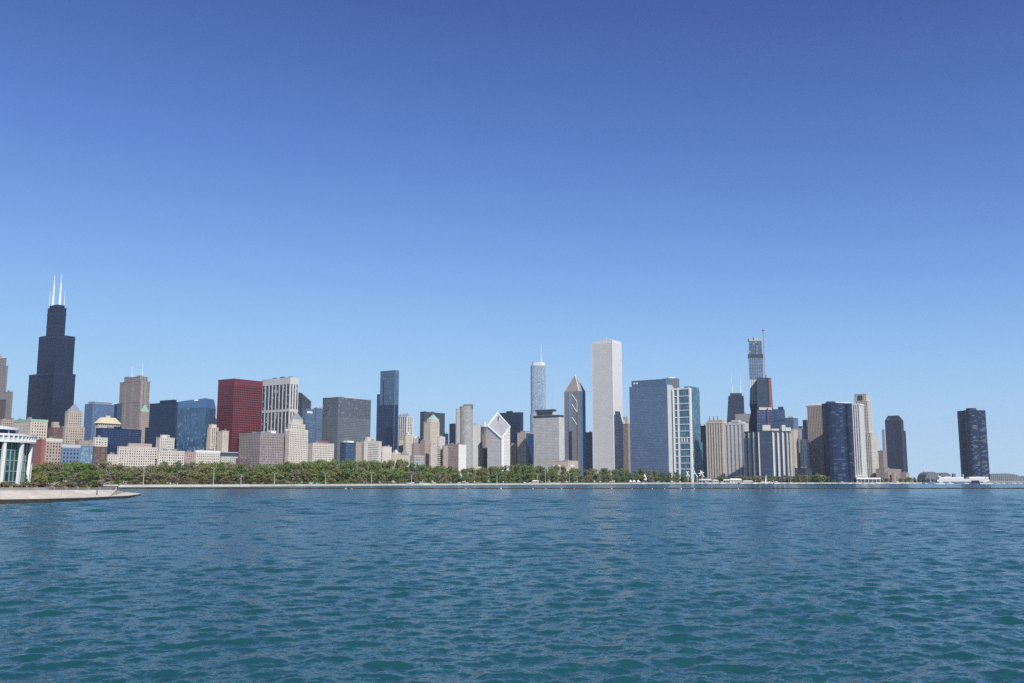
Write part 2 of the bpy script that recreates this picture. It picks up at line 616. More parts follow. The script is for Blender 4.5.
# --- twin-mast stepped granite tower
b = Bld('stone_tower', 'tall stepped mauve granite tower with two thin white masts', 'skyscraper', (118, 140, 149.5), 402, 2680)
kw = dict(wall='mauve', glz='g_dark', bay=5.2, floor=3.9, pf=.42, sf=.3, d=1.1)
b.tier(b.zy(402), **kw)
b.tier(b.zy(381), r=(.06, 1, .0, .93), **kw)
b.tier(b.zy(376.5), r=(.2, .92, .1, .85), **kw)
for u in (.0, .3, .62, .93):
    b.box((u, u + .07, -.035, -.001), LAND, b.zy(402 if u in (.0, .93) else 381), 'tan', 'pilaster')
for u in (.02, .45, .9):
    b.box((1.001, 1.03, u, u + .08), LAND, b.zy(402 if u > .5 else 381), 'tan', 'pilaster')
b.box((.2, .38, .1, .4), b.top, b.zy(375), 'mauve', 'turret')
b.box((.74, .92, .1, .4), b.top, b.zy(375), 'mauve', 'turret')
b.mast(.35, .5, b.zy(364), .9)
b.mast(.8, .55, b.zy(362), .9)
b = Bld('stone_tower', 'slim pale stone tower with a green copper pyramid roof against the twin mast tower', 'tower', (139.5, 141.5, 149.8), 412, 1960)
b.tier(b.zy(412), 'tan', 'g_stone', 3, 3.7, .6, .5)
b.pyr((.05, .95, .05, .95), b.zy(403.5), 'copper')

# --- navy slab and leaning blue glass tower
b = B('glass_tower', 'plain navy blue slab tower left of the faceted blue glass tower', 'tower', (150, 175.5, 180), 402.5, 1880, 'navym', 'g_navy', 2.4, 3.7, .3, .3, .3, clutter=0)
b.pent((.35, .9, .2, .8), 5, 'navym')
Y = 1800


def ringx(xl, xr, y, yq, dep, bulge=0.0):
    zz = zat(y, Y)
    l, r = gxy(xl, Y, yq), gxy(xr, Y - bulge, yq)
    return ([l, r, (r[0] + dep * .2, r[1] + dep + bulge), (l[0] + dep * .2, l[1] + dep)], zz)


b = Bld('glass_tower', 'faceted blue glass tower leaning outwards with a slanted roof, beside the navy slab', 'tower', (177, 178, 206), 400, Y, 0, 30)
fr = [(ringx(176.2, 205.5, 470, 470, 32)[0], LAND), ringx(176.5, 204.6, 446, 446, 32), ringx(176.2, 205.3, 436, 436, 32, 3), ringx(177.6, 206.3, 408, 408, 32, 4)]
co, gr = MB(), MB()
facade(co, gr, fr, 2.6, 3.8, .25, .35, .2)
top = fr[-1]
zt_ = zat(400.5, Y)
hi = ringx(178.6, 205, 400, 400, 32, 1)[0]
co.build('glazing', M['g_blue'], b.o)
gr.build('mullions', M['navym'], b.o)
cr = MB()
zl, zr = zat(401.6, Y), zat(398.2, Y)
q0, q1 = outset(top[0], .25), outset(hi, .25)
zz = [zl, zr, zr, zl]
for i in range(4):
    j = (i + 1) % 4
    cr.quad((*q0[i], top[1] + .01), (*q0[j], top[1] + .01), (*q1[j], zz[j]), (*q1[i], zz[i]))
cr.poly([(*q1[i], zz[i]) for i in range(4)])
cr.build('crown_screen', M['g_blue'], b.o)
lg = MB()
A = Vector((*gxy(194.5, Y - .6, 399), 0)); Bq = Vector((*gxy(199, Y - .6, 399), 0))
lg.bar((A.x, A.y, zat(401, Y)), (Bq.x, Bq.y, zat(400.6, Y)), (Bq.x, Bq.y, zat(399.3, Y)), (A.x, A.y, zat(399.7, Y)), (0, -1), .4)
lg.build('roof_sign', M['wpaint'], b.o)

B('office_tower', 'hazy pale grey tower far behind, right of the faceted blue glass tower', 'tower', (206, 214, 218.5), 405, 3300, 'silver', 'g_sky', 3.4, 3.8, .4, .4)
B('office_tower', 'dark low rooftop far behind the striped cream towers', 'building', (205, 212, 219), 419, 2600, 'dgrey', 'g_grey', 3.4, 3.8, .4, .4)
b = B('apartment_tower', 'cream tower with brown vertical stripes left of the crimson tower', 'tower', (203.5, 211, 218), 428, 1800, 'cream', 'g_dark', 4.6, 3.2, .5, .12, .9, clutter=0)
b.pent((.2, .9, .2, .9), 6, 'cream')
b = B('apartment_tower', 'shorter cream tower with a striped front at the foot of the crimson tower', 'tower', (217.8, 223, 228.5), 431.5, 1800, 'cream', 'g_dark', 4.6, 3.2, .5, .2, .7)

# --- crimson tower
b = Bld('crimson_tower', 'broad crimson red steel tower, the only red skyscraper', 'skyscraper', (218.6, 234.5, 262.8), 378.5, 1900)
b.tier(b.zy(383.5), 'crimson', 'g_red', 4.6, 4.6, .3, .5, .5, parapet=.02, cornice=0)
b.tier(b.zy(379), 'crimson', 'g_red', 4.2, 3.7, .3, .9, .55, parapet=1)

# --- striped white tower
b = Bld('striped_tower', 'white tower with dark vertical window stripes right of the crimson tower', 'skyscraper', (262.8, 290.5, 298.5), 377, 2050)
b.tier(b.zy(382.5), 'pconcrete', 'g_dark', 200, 3.8, .0, .0, .1, parapet=.02, cornice=0)
e, n = b.ft.e, b.ft.n
zb = [LAND, b.zy(411.5), b.zy(409), b.zy(382.6)]
for face in (0, 1):
    np_ = 8 if face == 0 else 3
    wdt = b.ft.w if face == 0 else b.ft.d
    for j in range(np_ + 1):
        f = j / np_
        hw = 2.1 / wdt if face == 0 else 3.6 / wdt
        f0, f1 = max(0, f - hw / 2), min(1, f + hw / 2)
        m = MB()
        if face == 0:
            A, C, out = b.ft.p(f0, 0), b.ft.p(f1, 0), (-n[0], -n[1])
        else:
            A, C, out = b.ft.p(1, f0), b.ft.p(1, f1), e
        m.bar((*A, LAND), (*C, LAND), (*C, zb[3]), (*A, zb[3]), out, 1.2)
        m.build('pier', M['pconcrete'], b.o)
for z0, z1 in ((zb[1], zb[2]), (b.zy(384), b.zy(377.2))):
    m = MB()
    m.prism(outset(b.ft.rect(), .95), z0, z1 + .03)
    m.build('band', M['pconcrete'], b.o)
b.top = b.zy(377)
b.clutter(3, 'dgrey')
b.box((.86, .9, -.02, -.012), b.zy(380.5), b.zy(378.5), 'black', 'vent')
B('glass_tower', 'thin dark blue glass strip of a tower between the crimson and striped towers', 'tower', (259, 261, 267), 406, 2300, 'navym', 'g_navy', 3, 3.8, .2, .2)

# --- behind the stone pyramid tower
b = Bld('office_tower', 'dark grey tower with a sloped roof behind the striped white tower', 'tower', (292, 302, 311), 401, 2500)
b.tier(b.zy(401), 'dgrey', 'g_grey', 3, 3.8, .4, .3, parapet=0)
m = MB()
p = outset(b.ft.rect(), .5)
z0, z1 = b.top + .01, b.zy(391)
se, ne, nw, sw = p
k = .5
m.poly([(*sw, z0), (*se, z0), (*se, z0 + (z1 - z0) * .7), (*sw, z1)])
m.poly([(*se, z0), (*ne, z0), (*ne, z0 + 1), (*se, z0 + (z1 - z0) * .7)])
m.poly([(*ne, z0), (*nw, z0), (*nw, z1), (*ne, z0 + 1)])
m.poly([(*nw, z0), (*sw, z0), (*sw, z1), (*nw, z1)])
m.poly([(*sw, z1), (*se, z0 + (z1 - z0) * .7), (*ne, z0 + 1), (*nw, z1)])
m.build('sloped_roof', M['dgrey'], b.o)
b = Bld('glass_tower', 'blue grey glass tower with a white sign near its top by the sloped roof', 'tower', (303, 306, 314.5), 409, 2250)
b.tier(b.zy(409), 'bluem', 'g_slate', 3, 3.7, .15, .3)
m = MB(); A, C = b.ft.p(1.001, .15), b.ft.p(1.001, .75)
m.bar((*A, b.zy(413)), (*C, b.zy(413)), (*C, b.zy(411)), (*A, b.zy(411)), b.ft.e, .6)
m.build('roof_sign', M['wpaint'], b.o)
b = B('glass_tower', 'blue grey glass tower with a dark top band left of the broad grey block', 'tower', (313.8, 316, 326), 408.5, 2280, 'bluem', 'g_slate', 3, 3.7, .15, .3)
# low rounded drum in front of the two
c = gxy(309, 2200)
b = Bld('glass_building', 'lower rounded blue glass drum in front of the pair of blue grey towers', 'building', (304, 309, 314), 423, 2190)
R = 15
ring = [(c[0] + R * math.cos(2 * math.pi * i / 28), c[1] + R * math.sin(2 * math.pi * i / 28)) for i in range(28)]
b.tier(b.zy(423), 'bluem', 'g_blue', 3.4, 3.7, .12, .2, .2, rings=[(ring, LAND), (ring, b.zy(423))])

# --- broad grey block
b = Bld('office_tower', 'broad grey block with two plain walls and a glittering upper part', 'skyscraper', (323, 338.5, 371), 397, 2060)
b.tier(b.zy(417.5), 'grey', 'g_grey', 2.4, 3.7, .3, .42, .35, parapet=.02, cornice=0)
b.tier(b.zy(397.5), 'grey', 'g_pale' if False else 'g_grey', 4.8, 3.7, .14, .22, .35, r=(0, 1, 0, 1))
b.pent((.2, .8, .25, .75), 3.5, 'silver')

# --- long tower of blue glass
b = Bld('glass_tower', 'tall slender blue glass tower with a dark lower half, left of centre', 'skyscraper', (380.5, 395, 399), 371, 2240)
b.tier(b.zy(404.5), 'navym', 'g_navy', 2.6, 3.6, .12, .2, .2, parapet=.02, cornice=0)
b.tier(b.zy(370.5), 'bluem', 'g_blue', 2.6, 3.6, .12, .2, .2, parapet=1)
b.box((.2, .26, -.02, -.001), b.zy(405), b.zy(380), 'navym', 'fin')
b.box((.985, 1.01, -.04, .0), LAND, b.zy(370), 'bluem', 'fin')
b2 = Foot(377, 381.5, 384, 394, 2275)
co, gr = MB(), MB()
q = b2.rect()
facade(co, gr, [(q, LAND), (q, zat(394, 2275))], 2.6, 3.6, .3, .6, .2)
wg = co.build('side_wing', M['g_sky'], b.o)
gr.build('mullions', M['bluem'], wg, origin=tuple(b.o.location))
# ------------------------------------------------------------------ the long wall of stone buildings facing the park
def W(name, label, cat, xs, yt, wall='white', glz='g_stone', bay=4.6, floor=4.4, pf=.5, sf=.46, off=0, clutter=3, **k):
    return B(name, label, cat, xs, yt, DS(xs[1]) + off, wall, glz, bay, floor, pf, sf, .45, clutter, **k)


W('hotel_building', 'low white stone wing at the left end of the long white hotel', 'building', (106.5, 108, 118), 455, roof='pale')
b = W('hotel_building', 'long white hotel with a dense grid of windows behind the bare trees', 'building', (117.5, 119, 157.5), 447, off=20)
b.pent((.1, .9, .25, .85), 6, 'rose')
b = W('hotel_building', 'white stone tower block with arched top rising right of the long white hotel', 'building', (156.5, 160, 174.5), 438, off=60)
b.pent((.2, .8, .2, .7), 5, 'white')
B('brick_building', 'low building with a red tiled roof in front of the navy slab tower', 'building', (160, 162, 186), 447.5, DS(165) + 130, 'rose', 'g_stone', 3.3, 3.7, .55, .5, roof='redroof', parapet=3, clutter=0)
W('stone_building', 'plain white stone building below the red tiled roof', 'building', (157.5, 159, 184.5), 451)
W('stone_building', 'pinkish white narrow stone building left of the white roofed one', 'building', (184.5, 185.5, 195), 452.5, 'rose', sf=.4)
W('stone_building', 'white stone building with a bright white flat roof', 'building', (195, 196, 220), 452.5, roof='wpaint', parapet=4)
b = W('office_building', 'pale low building with a dark glass attic under a flat roof', 'building', (220, 221.5, 237.5), 457, 'pale')
b.tier(b.zy(452.5), 'dgrey', 'g_grey', 3.2, 6, .2, .2, z0=b.top, roof='silver')
W('brick_building', 'low brown red brick building left of the pink grey granite block', 'building', (236, 238, 250), 459, 'brown', off=-25)
b = B('granite_building', 'massive pink grey granite block with two long rows of windows showing its corner', 'building', (239.5, 260.5, 284), 433.5, DS(260), 'granite', 'g_stone', 4.6, 4.6, .5, .5, .5, 4, roof='slate', parapet=2)
b.pent((.75, .95, .5, .7), 5, 'wpaint')
b.pent((.4, .55, .55, .75), 4, 'silver')
B('brick_building', 'dark narrow brown building squeezed right of the granite block', 'building', (282, 283.5, 287.5), 434, DS(285) + 30, 'brown', 'g_stone', 3.2, 3.7, .5, .5)

b = Bld('stone_tower', 'cream stone tower stepping up to a pyramid roof with a beehive tip', 'tower', (285.5, 289.5, 308), 431, DS(289))
b.tier(b.zy(431), 'white', 'g_stone', 4.4, 4.4, .55, .42)
b.tier(b.zy(424), 'white', 'g_stone', 4.4, 4.4, .55, .42, r=(.1, .92, .1, .85))
b.tier(b.zy(419.5), 'white', 'g_stone', 3.4, 3.7, .6, .5, r=(.2, .85, .18, .72))
m = MB()
lo, hi = b.ft.rect(.2, .85, .18, .72), b.ft.rect(.48, .57, .41, .49)
m.loft([(outset(lo, .6), b.top + .01), (hi, b.zy(412))])
m.build('roof', M['slate'], b.o)
c = b.ft.p(.525, .45)
m = MB(); m.tube((*c, b.zy(412)), (*c, b.zy(408.5)), 1.6, .3, 8); m.build('beehive_lamp', M['pale'], b.o)
for r in ((.0, .2, .0, .2), (.8, 1, .0, .2), (.8, 1, .8, 1)):
    b.box(r, b.zy(431) + 1.3, b.zy(429), 'white', 'turret')

b = W('stone_building', 'wide white stone building with a brownish hipped roof right of the beehive tower', 'building', (306.5, 313, 334), 443, 'white', roof='slate', clutter=2)
b.pent((.1, .8, .3, .8), 4, 'redroof', 'roof_house')
b = W('glass_building', 'dark blue glass building showing its corner among the white stone ones', 'building', (334.5, 345.5, 356), 443, 'navym', 'g_slate', 2.6, 3.7, .1, .12)
b.pent((.2, .9, .3, .9), 4, 'wpaint')
W('stone_building', 'narrow tan building right of the dark blue glass corner', 'building', (355.5, 356, 361.5), 442.5, 'tan', pf=.6)
b = W('stone_building', 'square white building framed by two plain corner piers below the slender blue tower', 'building', (361, 364.5, 381.5), 441, 'pale', bay=3, floor=3.8, pf=.2, sf=.55, clutter=2)
for r in ((.97, 1.01, -.02, .2), (.97, 1.01, .82, 1.0)):
    b.box(r, LAND, b.zy(440.6), 'white', 'corner_pier')
b.pent((.2, .8, .2, .6), 8, 'pale')
b = W('stone_building', 'flat white building with few windows below the slender blue tower', 'building', (381.5, 382.5, 391.5), 447, 'white', pf=.7, sf=.6)
b = W('stone_building', 'low white building with a small gable among the stone row', 'building', (391.5, 392.5, 400.5), 453, 'cream')
b.pyr((.2, .9, .2, .8), b.zy(449), 'white')
b = W('club_building', 'gabled cream stone club house with a pointed roof', 'building', (400, 401, 409), 456, 'cream')
m = MB()
f = b.ft
a, c2, d2, e2 = f.p(1, 0), f.p(1, 1), f.p(0, 1), f.p(0, 0)
r1, r0 = f.p(1, .5), f.p(0, .5)
z0, z1 = b.top + .01, b.zy(449.5)
m.poly([(*a, z0), (*c2, z0), (*r1, z1)])
m.poly([(*d2, z0), (*e2, z0), (*r0, z1)])
m.poly([(*e2, z0), (*a, z0), (*r1, z1), (*r0, z1)])
m.poly([(*c2, z0), (*d2, z0), (*r0, z1), (*r1, z1)])
m.build('gable_roof', M['slate'], b.o)
b = W('brick_building', 'grey violet brick block in shadow behind the low glass fronted pavilion', 'building', (410.5, 414, 420), 444, 'mauve', off=60)
b = W('stone_building', 'low pale building with a blue glass front bay', 'building', (410, 414.5, 424), 456, 'pale', 'g_blue', 4.4, 6, .3, .3)
b = W('brick_building', 'tan brown building with an arched top below the green tipped cream tower', 'building', (420.5, 425, 431), 442, 'rose', off=40)
f = b.ft
m = MB()
for k in range(6):
    h = math.sin(math.pi * (k + .5) / 6) * 6
    m.prism(f.rect(k / 6, (k + 1) / 6 - .004, 0, 1), b.top + .004, b.top + h)
m.build('arched_roof', M['slate'], b.o)
W('stone_building', 'thin cream building left of the dark balconied one', 'building', (429.5, 431, 436.5), 445, 'cream', pf=.65, sf=.35)
b = W('stone_building', 'small dark building with pale balcony rows', 'building', (436, 437, 443), 448, 'pale', 'g_dark', 8, 4.5, .15, .4, off=20)
W('stone_building', 'slim pale pink building left of the brown gridded block', 'building', (442.5, 443.5, 448), 446.5, 'rose', pf=.6)
b = B('office_building', 'brown gridded block with a bright white end wall', 'building', (446.5, 458.5, 466), 444.5, DS(456), 'rose', 'g_dark', 3.4, 3.8, .4, .45, clutter=2)
m = MB()
f = b.ft
m.bar((*f.p(1, 0), LAND), (*f.p(1, 1), LAND), (*f.p(1, 1), b.zy(444.6)), (*f.p(1, 0), b.zy(444.6)), f.e, .9)
m.build('end_wall', M['marble'], b.o)

# --- second row, behind the street wall
b = Bld('stone_tower', 'white gothic fronted tower with dark arched tops right of the slender blue tower', 'tower', (398, 407, 413), 417, 2400)
b.tier(b.zy(417), 'marble', 'g_dark', 7, 3.8, .35, .2, .9)
for r in ((.0, .32, .0, .5), (.34, .66, 0, .5), (.68, 1, 0, .5)):
    b.pyr(r, b.zy(412.5), 'slate')
B('stone_building', 'small cream round topped tower in front of the gothic fronted tower', 'tower', (403.5, 406, 412.5), 435, 2290, 'cream', 'g_stone', 3.2, 3.7, .6, .4).pyr((.2, .8, .2, .8), zat(431.5, 2290), 'cream')
B('stone_building', 'white stepped block behind the gabled club house', 'building', (398, 399.5, 410), 441, 2320, 'white', 'g_stone')
B('stone_building', 'pale rooftop behind the grey violet brick block', 'building', (411, 414, 421), 438.5, 2450, 'pale', 'g_stone').pent((.2, .7, .3, .8), 5, 'wpaint')
b = B('office_tower', 'dark grey slab tower right behind the green tipped cream tower', 'tower', (420.3, 424, 444.8), 412, 2700, 'dgrey', 'g_grey', 3, 3.8, .35, .35)
b = Bld('stone_tower', 'cream gothic tower with a pale green pointed top and lower shoulders', 'tower', (423, 430, 441), 424, 2420)
b.tier(b.zy(441), 'cream', 'g_stone', 3.2, 3.7, .62, .35, z0=LAND)
b.tier(b.zy(422), 'cream', 'g_stone', 3.2, 3.7, .62, .35, r=(.05, 1, .05, .85))
b.tier(b.zy(419.5), 'white', 'g_stone', 3.2, 3.7, .62, .35, r=(.45, 1, .1, .8))
m = MB()
m.loft([(b.ft.rect(.45, 1, .1, .8), b.top), (b.ft.rect(.69, .75, .42, .48), b.zy(414))])
m.build('roof', M['copper'], b.o)
B('stone_tower', 'low white block right of the green tipped cream tower', 'building', (438, 440, 445), 437, 2440, 'marble', 'g_stone')
B('glass_tower', 'low teal blue slab between the cream tower and the navy slim tower', 'tower', (443.5, 445, 448.3), 434, 2560, 'navym', 'g_blue', 3, 3.7, .2, .2)
B('glass_tower', 'slim navy blue tower left of the tall curved glass apartment tower', 'tower', (449.5, 455.5, 456.8), 424, 2620, 'navym', 'g_navy', 3, 3.7, .2, .25)

# --- curved green-glass apartment tower
b = Bld('apartment_tower', 'tall pale green apartment tower with a rounded glass front and flat cap', 'skyscraper', (456, 459.5, 472.5), 409, 2420)
b.tier(b.zy(409), 'pale', 'g_pale', 4.5, 3.3, .35, .35, r=(0, .4, .0, 1))
cx0 = gxy(465.8, 2440)
R = 6.6 * 2440 / 976
ring = [(cx0[0] + R * math.cos(2 * math.pi * i / 32), cx0[1] + R * math.sin(2 * math.pi * i / 32)) for i in range(32)]
b.tier(b.zy(406.5), 'concrete', 'g_pale', 3.3, 3.3, .2, .28, .4, rings=[(ring, LAND), (ring, b.zy(406.5))], z0=LAND, wname='balcony_bands')
cap = [(cx0[0] + u * R, cx0[1] + v * R) for u, v in ((1.02, -.7), (1.02, .8), (-.42, .8), (-.42, -.7))]
m = MB(); m.prism(cap, b.zy(407.2), b.zy(404)); m.build('penthouse', M['grey'], b.o)
m = MB(); m.prism([(cx0[0] + u * R, cx0[1] + v * R) for u, v in ((-.42, -.4), (-.42, .6), (-.9, .6), (-.9, -.4))], b.zy(407.2), b.zy(405.2)); m.build('penthouse', M['pale'], b.o)
B('apartment_tower', 'plain pale grey slab right of the curved glass apartment tower', 'tower', (470, 473, 480.5), 425, 2560, 'pconcrete', 'g_dark', 3.4, 3.1, .7, .5)
B('office_tower', 'dark tower with a white tank on top, left of the diamond roofed tower', 'tower', (479, 484, 487), 427, 2720, 'grey', 'g_grey', 3.2, 3.7, .4, .3).pent((.3, .95, .2, .8), 14, 'wpaint', 'water_tank')
b = Bld('stone_tower', 'brown stone tower with stepped turrets tucked behind the diamond roofed tower', 'tower', (482.5, 485.5, 492), 432, 2660)
b.tier(b.zy(434), 'tan', 'g_stone', 3.2, 3.7, .6, .4)
b.tier(b.zy(429), 'tan', 'g_stone', 3.2, 3.7, .6, .4, r=(.2, 1, .2, 1))
b.pyr((.5, 1, .4, .9), b.zy(422), 'tan')
b = B('stone_building', 'low rose brick building left of the dark glass block by the diamond roofed tower', 'building', (477.5, 480, 483.5), 451, 2580, 'rose', 'g_stone')
b.pent((.2, .8, .2, .8), 8, 'rose')
B('office_tower', 'navy blue glass block low on the left side of the diamond roofed tower', 'building', (480.5, 487.5, 489), 448.5, 2590, 'navym', 'g_navy', 3, 3.7, .15, .2)
B('stone_building', 'low white building right of the curved apartment tower base', 'building', (473, 474, 481), 467, 2380, 'white', 'g_stone', 5, 5, .4, .5)

# --- diamond-roofed tower
Yd = 2500
cS, cW, cE = gxy(501.8, Yd), None, None
b = Bld('diamond_tower', 'pale grey tower cut by a slanting diamond shaped roof with white edges', 'skyscraper', (487.6, 501.8, 510), 427, Yd)
f = b.ft
se, ne, nw, sw = f.p(1, 0), f.p(1, 1), f.p(0, 1), f.p(0, 0)
# pull the two side corners so that the plan is a square seen corner-on
ne = gxy(510, Yd + 22, 427); sw = gxy(487.6, Yd + 30, 427); nw = gxy(497.6, Yd + 58, 413)
poly = [se, ne, nw, sw]
zz = [zat(438.5, Yd), zat(427, Yd + 22), zat(413, Yd + 58), zat(426, Yd + 30)]
co, gr = MB(), MB()
zb = zz[0] - 1
facade(co, gr, [(poly, LAND), (poly, zb)], 3.2, 3.8, 1.7, 1.7, .35)
u = 0
for i in range(4):
    j = (i + 1) % 4
    co.quad((*poly[i], zb), (*poly[j], zb), (*poly[j], zz[j]), (*poly[i], zz[i]))
    a, c = Vector(poly[i]), Vector(poly[j])
    dv = (c - a).normalized(); out = (dv.y, -dv.x)
    for q in range(0, 12):          # floors running up into the gable ends
        za = zb + q * 3.8
        lo_, hi_ = sorted((zz[i], zz[j]))
        if za > hi_ - 2: break
        t = max(0, (za - lo_) / (hi_ - lo_))
        A, C = (a.lerp(c, t), c) if zz[j] > zz[i] else (a, a.lerp(c, 1 - t))
        gr.bar((A.x, A.y, za - 1.5), (C.x, C.y, za - 1.5), (C.x, C.y, za + 1.5), (A.x, A.y, za + 1.5), out, .3)
co.build('glazing', M['g_rib'], b.o)
gr.build('wall', M['marble'], b.o)
# sloping roof with striped face
def onroof(s, t, lift=0.0):
    P = [Vector((*poly[i], zz[i])) for i in range(4)]
    v = (P[0] * (1 - s) + P[1] * s) * (1 - t) + (P[3] * (1 - s) + P[2] * s) * t
    nrm = (P[1] - P[0]).cross(P[3] - P[0]).normalized()
    return v + nrm * lift
rf = MB()
rf.quad(onroof(0, 0, .3), onroof(1, 0, .3), onroof(1, 1, .3), onroof(0, 1, .3))
rf.build('slanted_roof', M['diamond'], b.o)
rs = MB()
for k in range(1, 14):
    t = k / 14
    for (p0, p1) in (((t - .012, .0), (t + .012, 1)),):
        rs.quad(onroof(p0[0], 0, .6), onroof(p1[0], 0, .6), onroof(p1[0], 1, .6), onroof(p0[0], 1, .6))
rs.build('roof_ribs', M['silver'], b.o)
for (A, C) in (((0, 0), (1, 0)), ((1, 0), (1, 1)), ((1, 1), (0, 1)), ((0, 1), (0, 0))):
    m = MB(); m.tube(onroof(*A, .6), onroof(*C, .6), 1.9, None, 6); m.build('roof_edge', M['wpaint'], b.o)
m = MB()
m.tube(onroof(.86, .84, .2), onroof(.66, .70, .2), 1.7, 1.2, 6); m.build('roof_slot', M['black'], b.o)
m = MB()
q = Vector(se)
ew, en = (Vector(sw) - q).normalized(), (Vector(ne) - q).normalized()
a, c = q + ew * 2.0, q + en * 7.5
m.prism([tuple(q + Vector((-.0, -1.2))), tuple(c + Vector((.4, -.6))), tuple(c + Vector((0, 1))), tuple(a + Vector((0, .6))), tuple(a + Vector((-.6, -.8)))], LAND, zz[0] - .5)
m.build('corner_pier', M['wpaint'], b.o)

b = B('glass_tower', 'dark navy tower behind the diamond roofed tower', 'tower', (499, 520, 523.2), 412.5, 2850, 'navym', 'g_navy', 2.6, 3.7, .25, .3, clutter=0)
b.pent((.3, .55, .3, .7), 5, 'navym')
b = B('stone_building', 'cream grey building with a notched top between the diamond tower and striped cream slab', 'building', (509.5, 516, 519.2), 446, 2600, 'beige', 'g_stone')
b.pent((.2, .8, .2, .8), 7, 'rose')
b = Bld('apartment_tower', 'slim tower with cream stripes on one side and navy glass on the other', 'tower', (517.8, 526, 534.5), 433, 2560)
b.tier(b.zy(433), 'cream', 'g_stone', 3.6, 3.3, .5, .35, .5, edges=(3, 2), parapet=1.5)
m = MB(); f = b.ft
m.bar((*f.p(1, .02), LAND), (*f.p(1, .98), LAND), (*f.p(1, .98), b.zt - 1), (*f.p(1, .02), b.zt - 1), f.e, .5)
m.build('glass_side', M['g_navy'], b.o)
for fr_ in (.0, .93):
    m = MB(); m.bar((*f.p(fr_, 0), LAND), (*f.p(fr_ + .07, 0), LAND), (*f.p(fr_ + .07, 0), b.zt), (*f.p(fr_, 0), b.zt), (-f.n[0], -f.n[1]), 1.3); m.build('pier', M['cream'], b.o)
b.pent((.1, .7, .2, .8), 5, 'slate')
# ------------------------------------------------------------------ centre and right
# --- pale blue tower with spire
Yt = 3300
b = Bld('glass_tower', 'distant pale blue glass tower with rounded ends and a thin white spire', 'skyscraper', (530.6, 531, 545.5), 364, Yt, 0, 35, 10)


def oval(xl, xr, Y, dep, n=40, p=3.0):
    l, r = gxy(xl, Y), gxy(xr, Y)
    cx, w = (l[0] + r[0]) / 2, (r[0] - l[0]) / 2
    out = []
    for i in range(n):
        t = 2 * math.pi * i / n
        c, s = math.cos(t), math.sin(t)
        out.append((cx + w * math.copysign(abs(c) ** (2 / p), c), Y + dep / 2 * math.copysign(abs(s) ** (2 / p), s)))
    return out


o1, o2 = oval(530.3, 546.5, Yt, 40), oval(531, 546.2, Yt, 36)
b.tier(b.zy(415), 'silver', 'g_sky', 3, 3.9, .1, .16, .25, rings=[(o1, LAND), (o1, b.zy(415))], z0=LAND, parapet=1)
b.tier(b.zy(366), 'silver', 'g_sky', 3, 3.9, .1, .16, .25, rings=[(o2, b.top), (o2, b.zy(366))], parapet=.5)
o3 = oval(532.5, 545.5, Yt, 30)
b.tier(b.zy(362.8), 'wpaint', 'g_sky', 3, 3.9, .3, .3, .25, rings=[(o3, b.top), (o3, b.zy(362.8))], parapet=.5)
m = MB(); p = gxy(541.3, Yt, 360); m.tube((*p, b.top), (*p, zat(344, Yt)), 1.5, .4, 8); m.build('spire', M['wpaint'], b.o)

# --- broad grey limestone slab with roof box and mast
b = Bld('office_tower', 'pale grey limestone slab with a flat roof box and a long thin mast', 'skyscraper', (533.8, 559, 563.3), 416, 2440)
b.tier(b.zy(416.8), 'pconcrete', 'g_dark', 3.6, 3.9, .6, .42, .4, parapet=5, roof='dgrey', cornice=1.5)
b.box((.06, .74, .2, .8), b.top, b.zy(410.5), 'pale', 'penthouse')
b.box((.1, .7, .17, .2), b.top + 2, b.zy(411.2), 'dgrey', 'louvre_band')
b.box((.03, .76, .1, .85), b.zy(410.4), b.zy(408.8), 'dgrey', 'penthouse_roof')
b.mast(.68, .5, b.zy(377), .9, 'silver', b.zy(408.8))

# --- tower with stacked chevrons and a pointed top
b = Bld('chevron_tower', 'grey granite tower with chevrons, blue glass strips and a sharp pointed top', 'skyscraper', (564.3, 579, 585.3), 392, 2480)
f = b.ft
b.tier(b.zy(391), 'mauve', 'g_grey', 2.4, 3.7, .55, .25, .4, parapet=.02, cornice=0, edges=(3, 2, 1))
m = MB(); m.bar((*f.p(1, .02), LAND), (*f.p(1, .98), LAND), (*f.p(1, .98), b.zy(391.2)), (*f.p(1, .02), b.zy(391.2)), f.e, .6); m.build('glass_side', M['g_slate'], b.o)
zs, za = b.zy(391) + .03, b.zy(373.5)
m = MB()
apx = f.p(.56, .42)
m.pyramid(f.rect(), zs, (*apx, za))
m.build('roof', M['mauve'], b.o)
for c in ((1, 0), (0, 0), (1, 1)):
    m = MB(); m.tube((*f.p(*c), zs), (*apx, za), .8 if c != (1, 0) else 1.0, .7, 6); m.build('roof_ridge', M['wpaint'] if c == (1, 0) else M['silver'], b.o)
m = MB(); m.tube((*apx, za - 1), (*apx, b.zy(367.5)), 1.0, .2, 6); m.build('spire', M['silver'], b.o)
nn = (-f.n[0], -f.n[1])
m = MB(); m.bar((*f.p(.30, 0), b.zy(431)), (*f.p(.52, 0), b.zy(431)), (*f.p(.52, 0), b.zy(391.5)), (*f.p(.30, 0), b.zy(391.5)), nn, .9); m.build('glass_strip', M['g_sky'], b.o)
m = MB(); m.bar((*f.p(.30, 0), LAND), (*f.p(.5, 0), LAND), (*f.p(.5, 0), b.zy(431.2)), (*f.p(.30, 0), b.zy(431.2)), nn, .9); m.build('glass_strip', M['g_navy'], b.o)
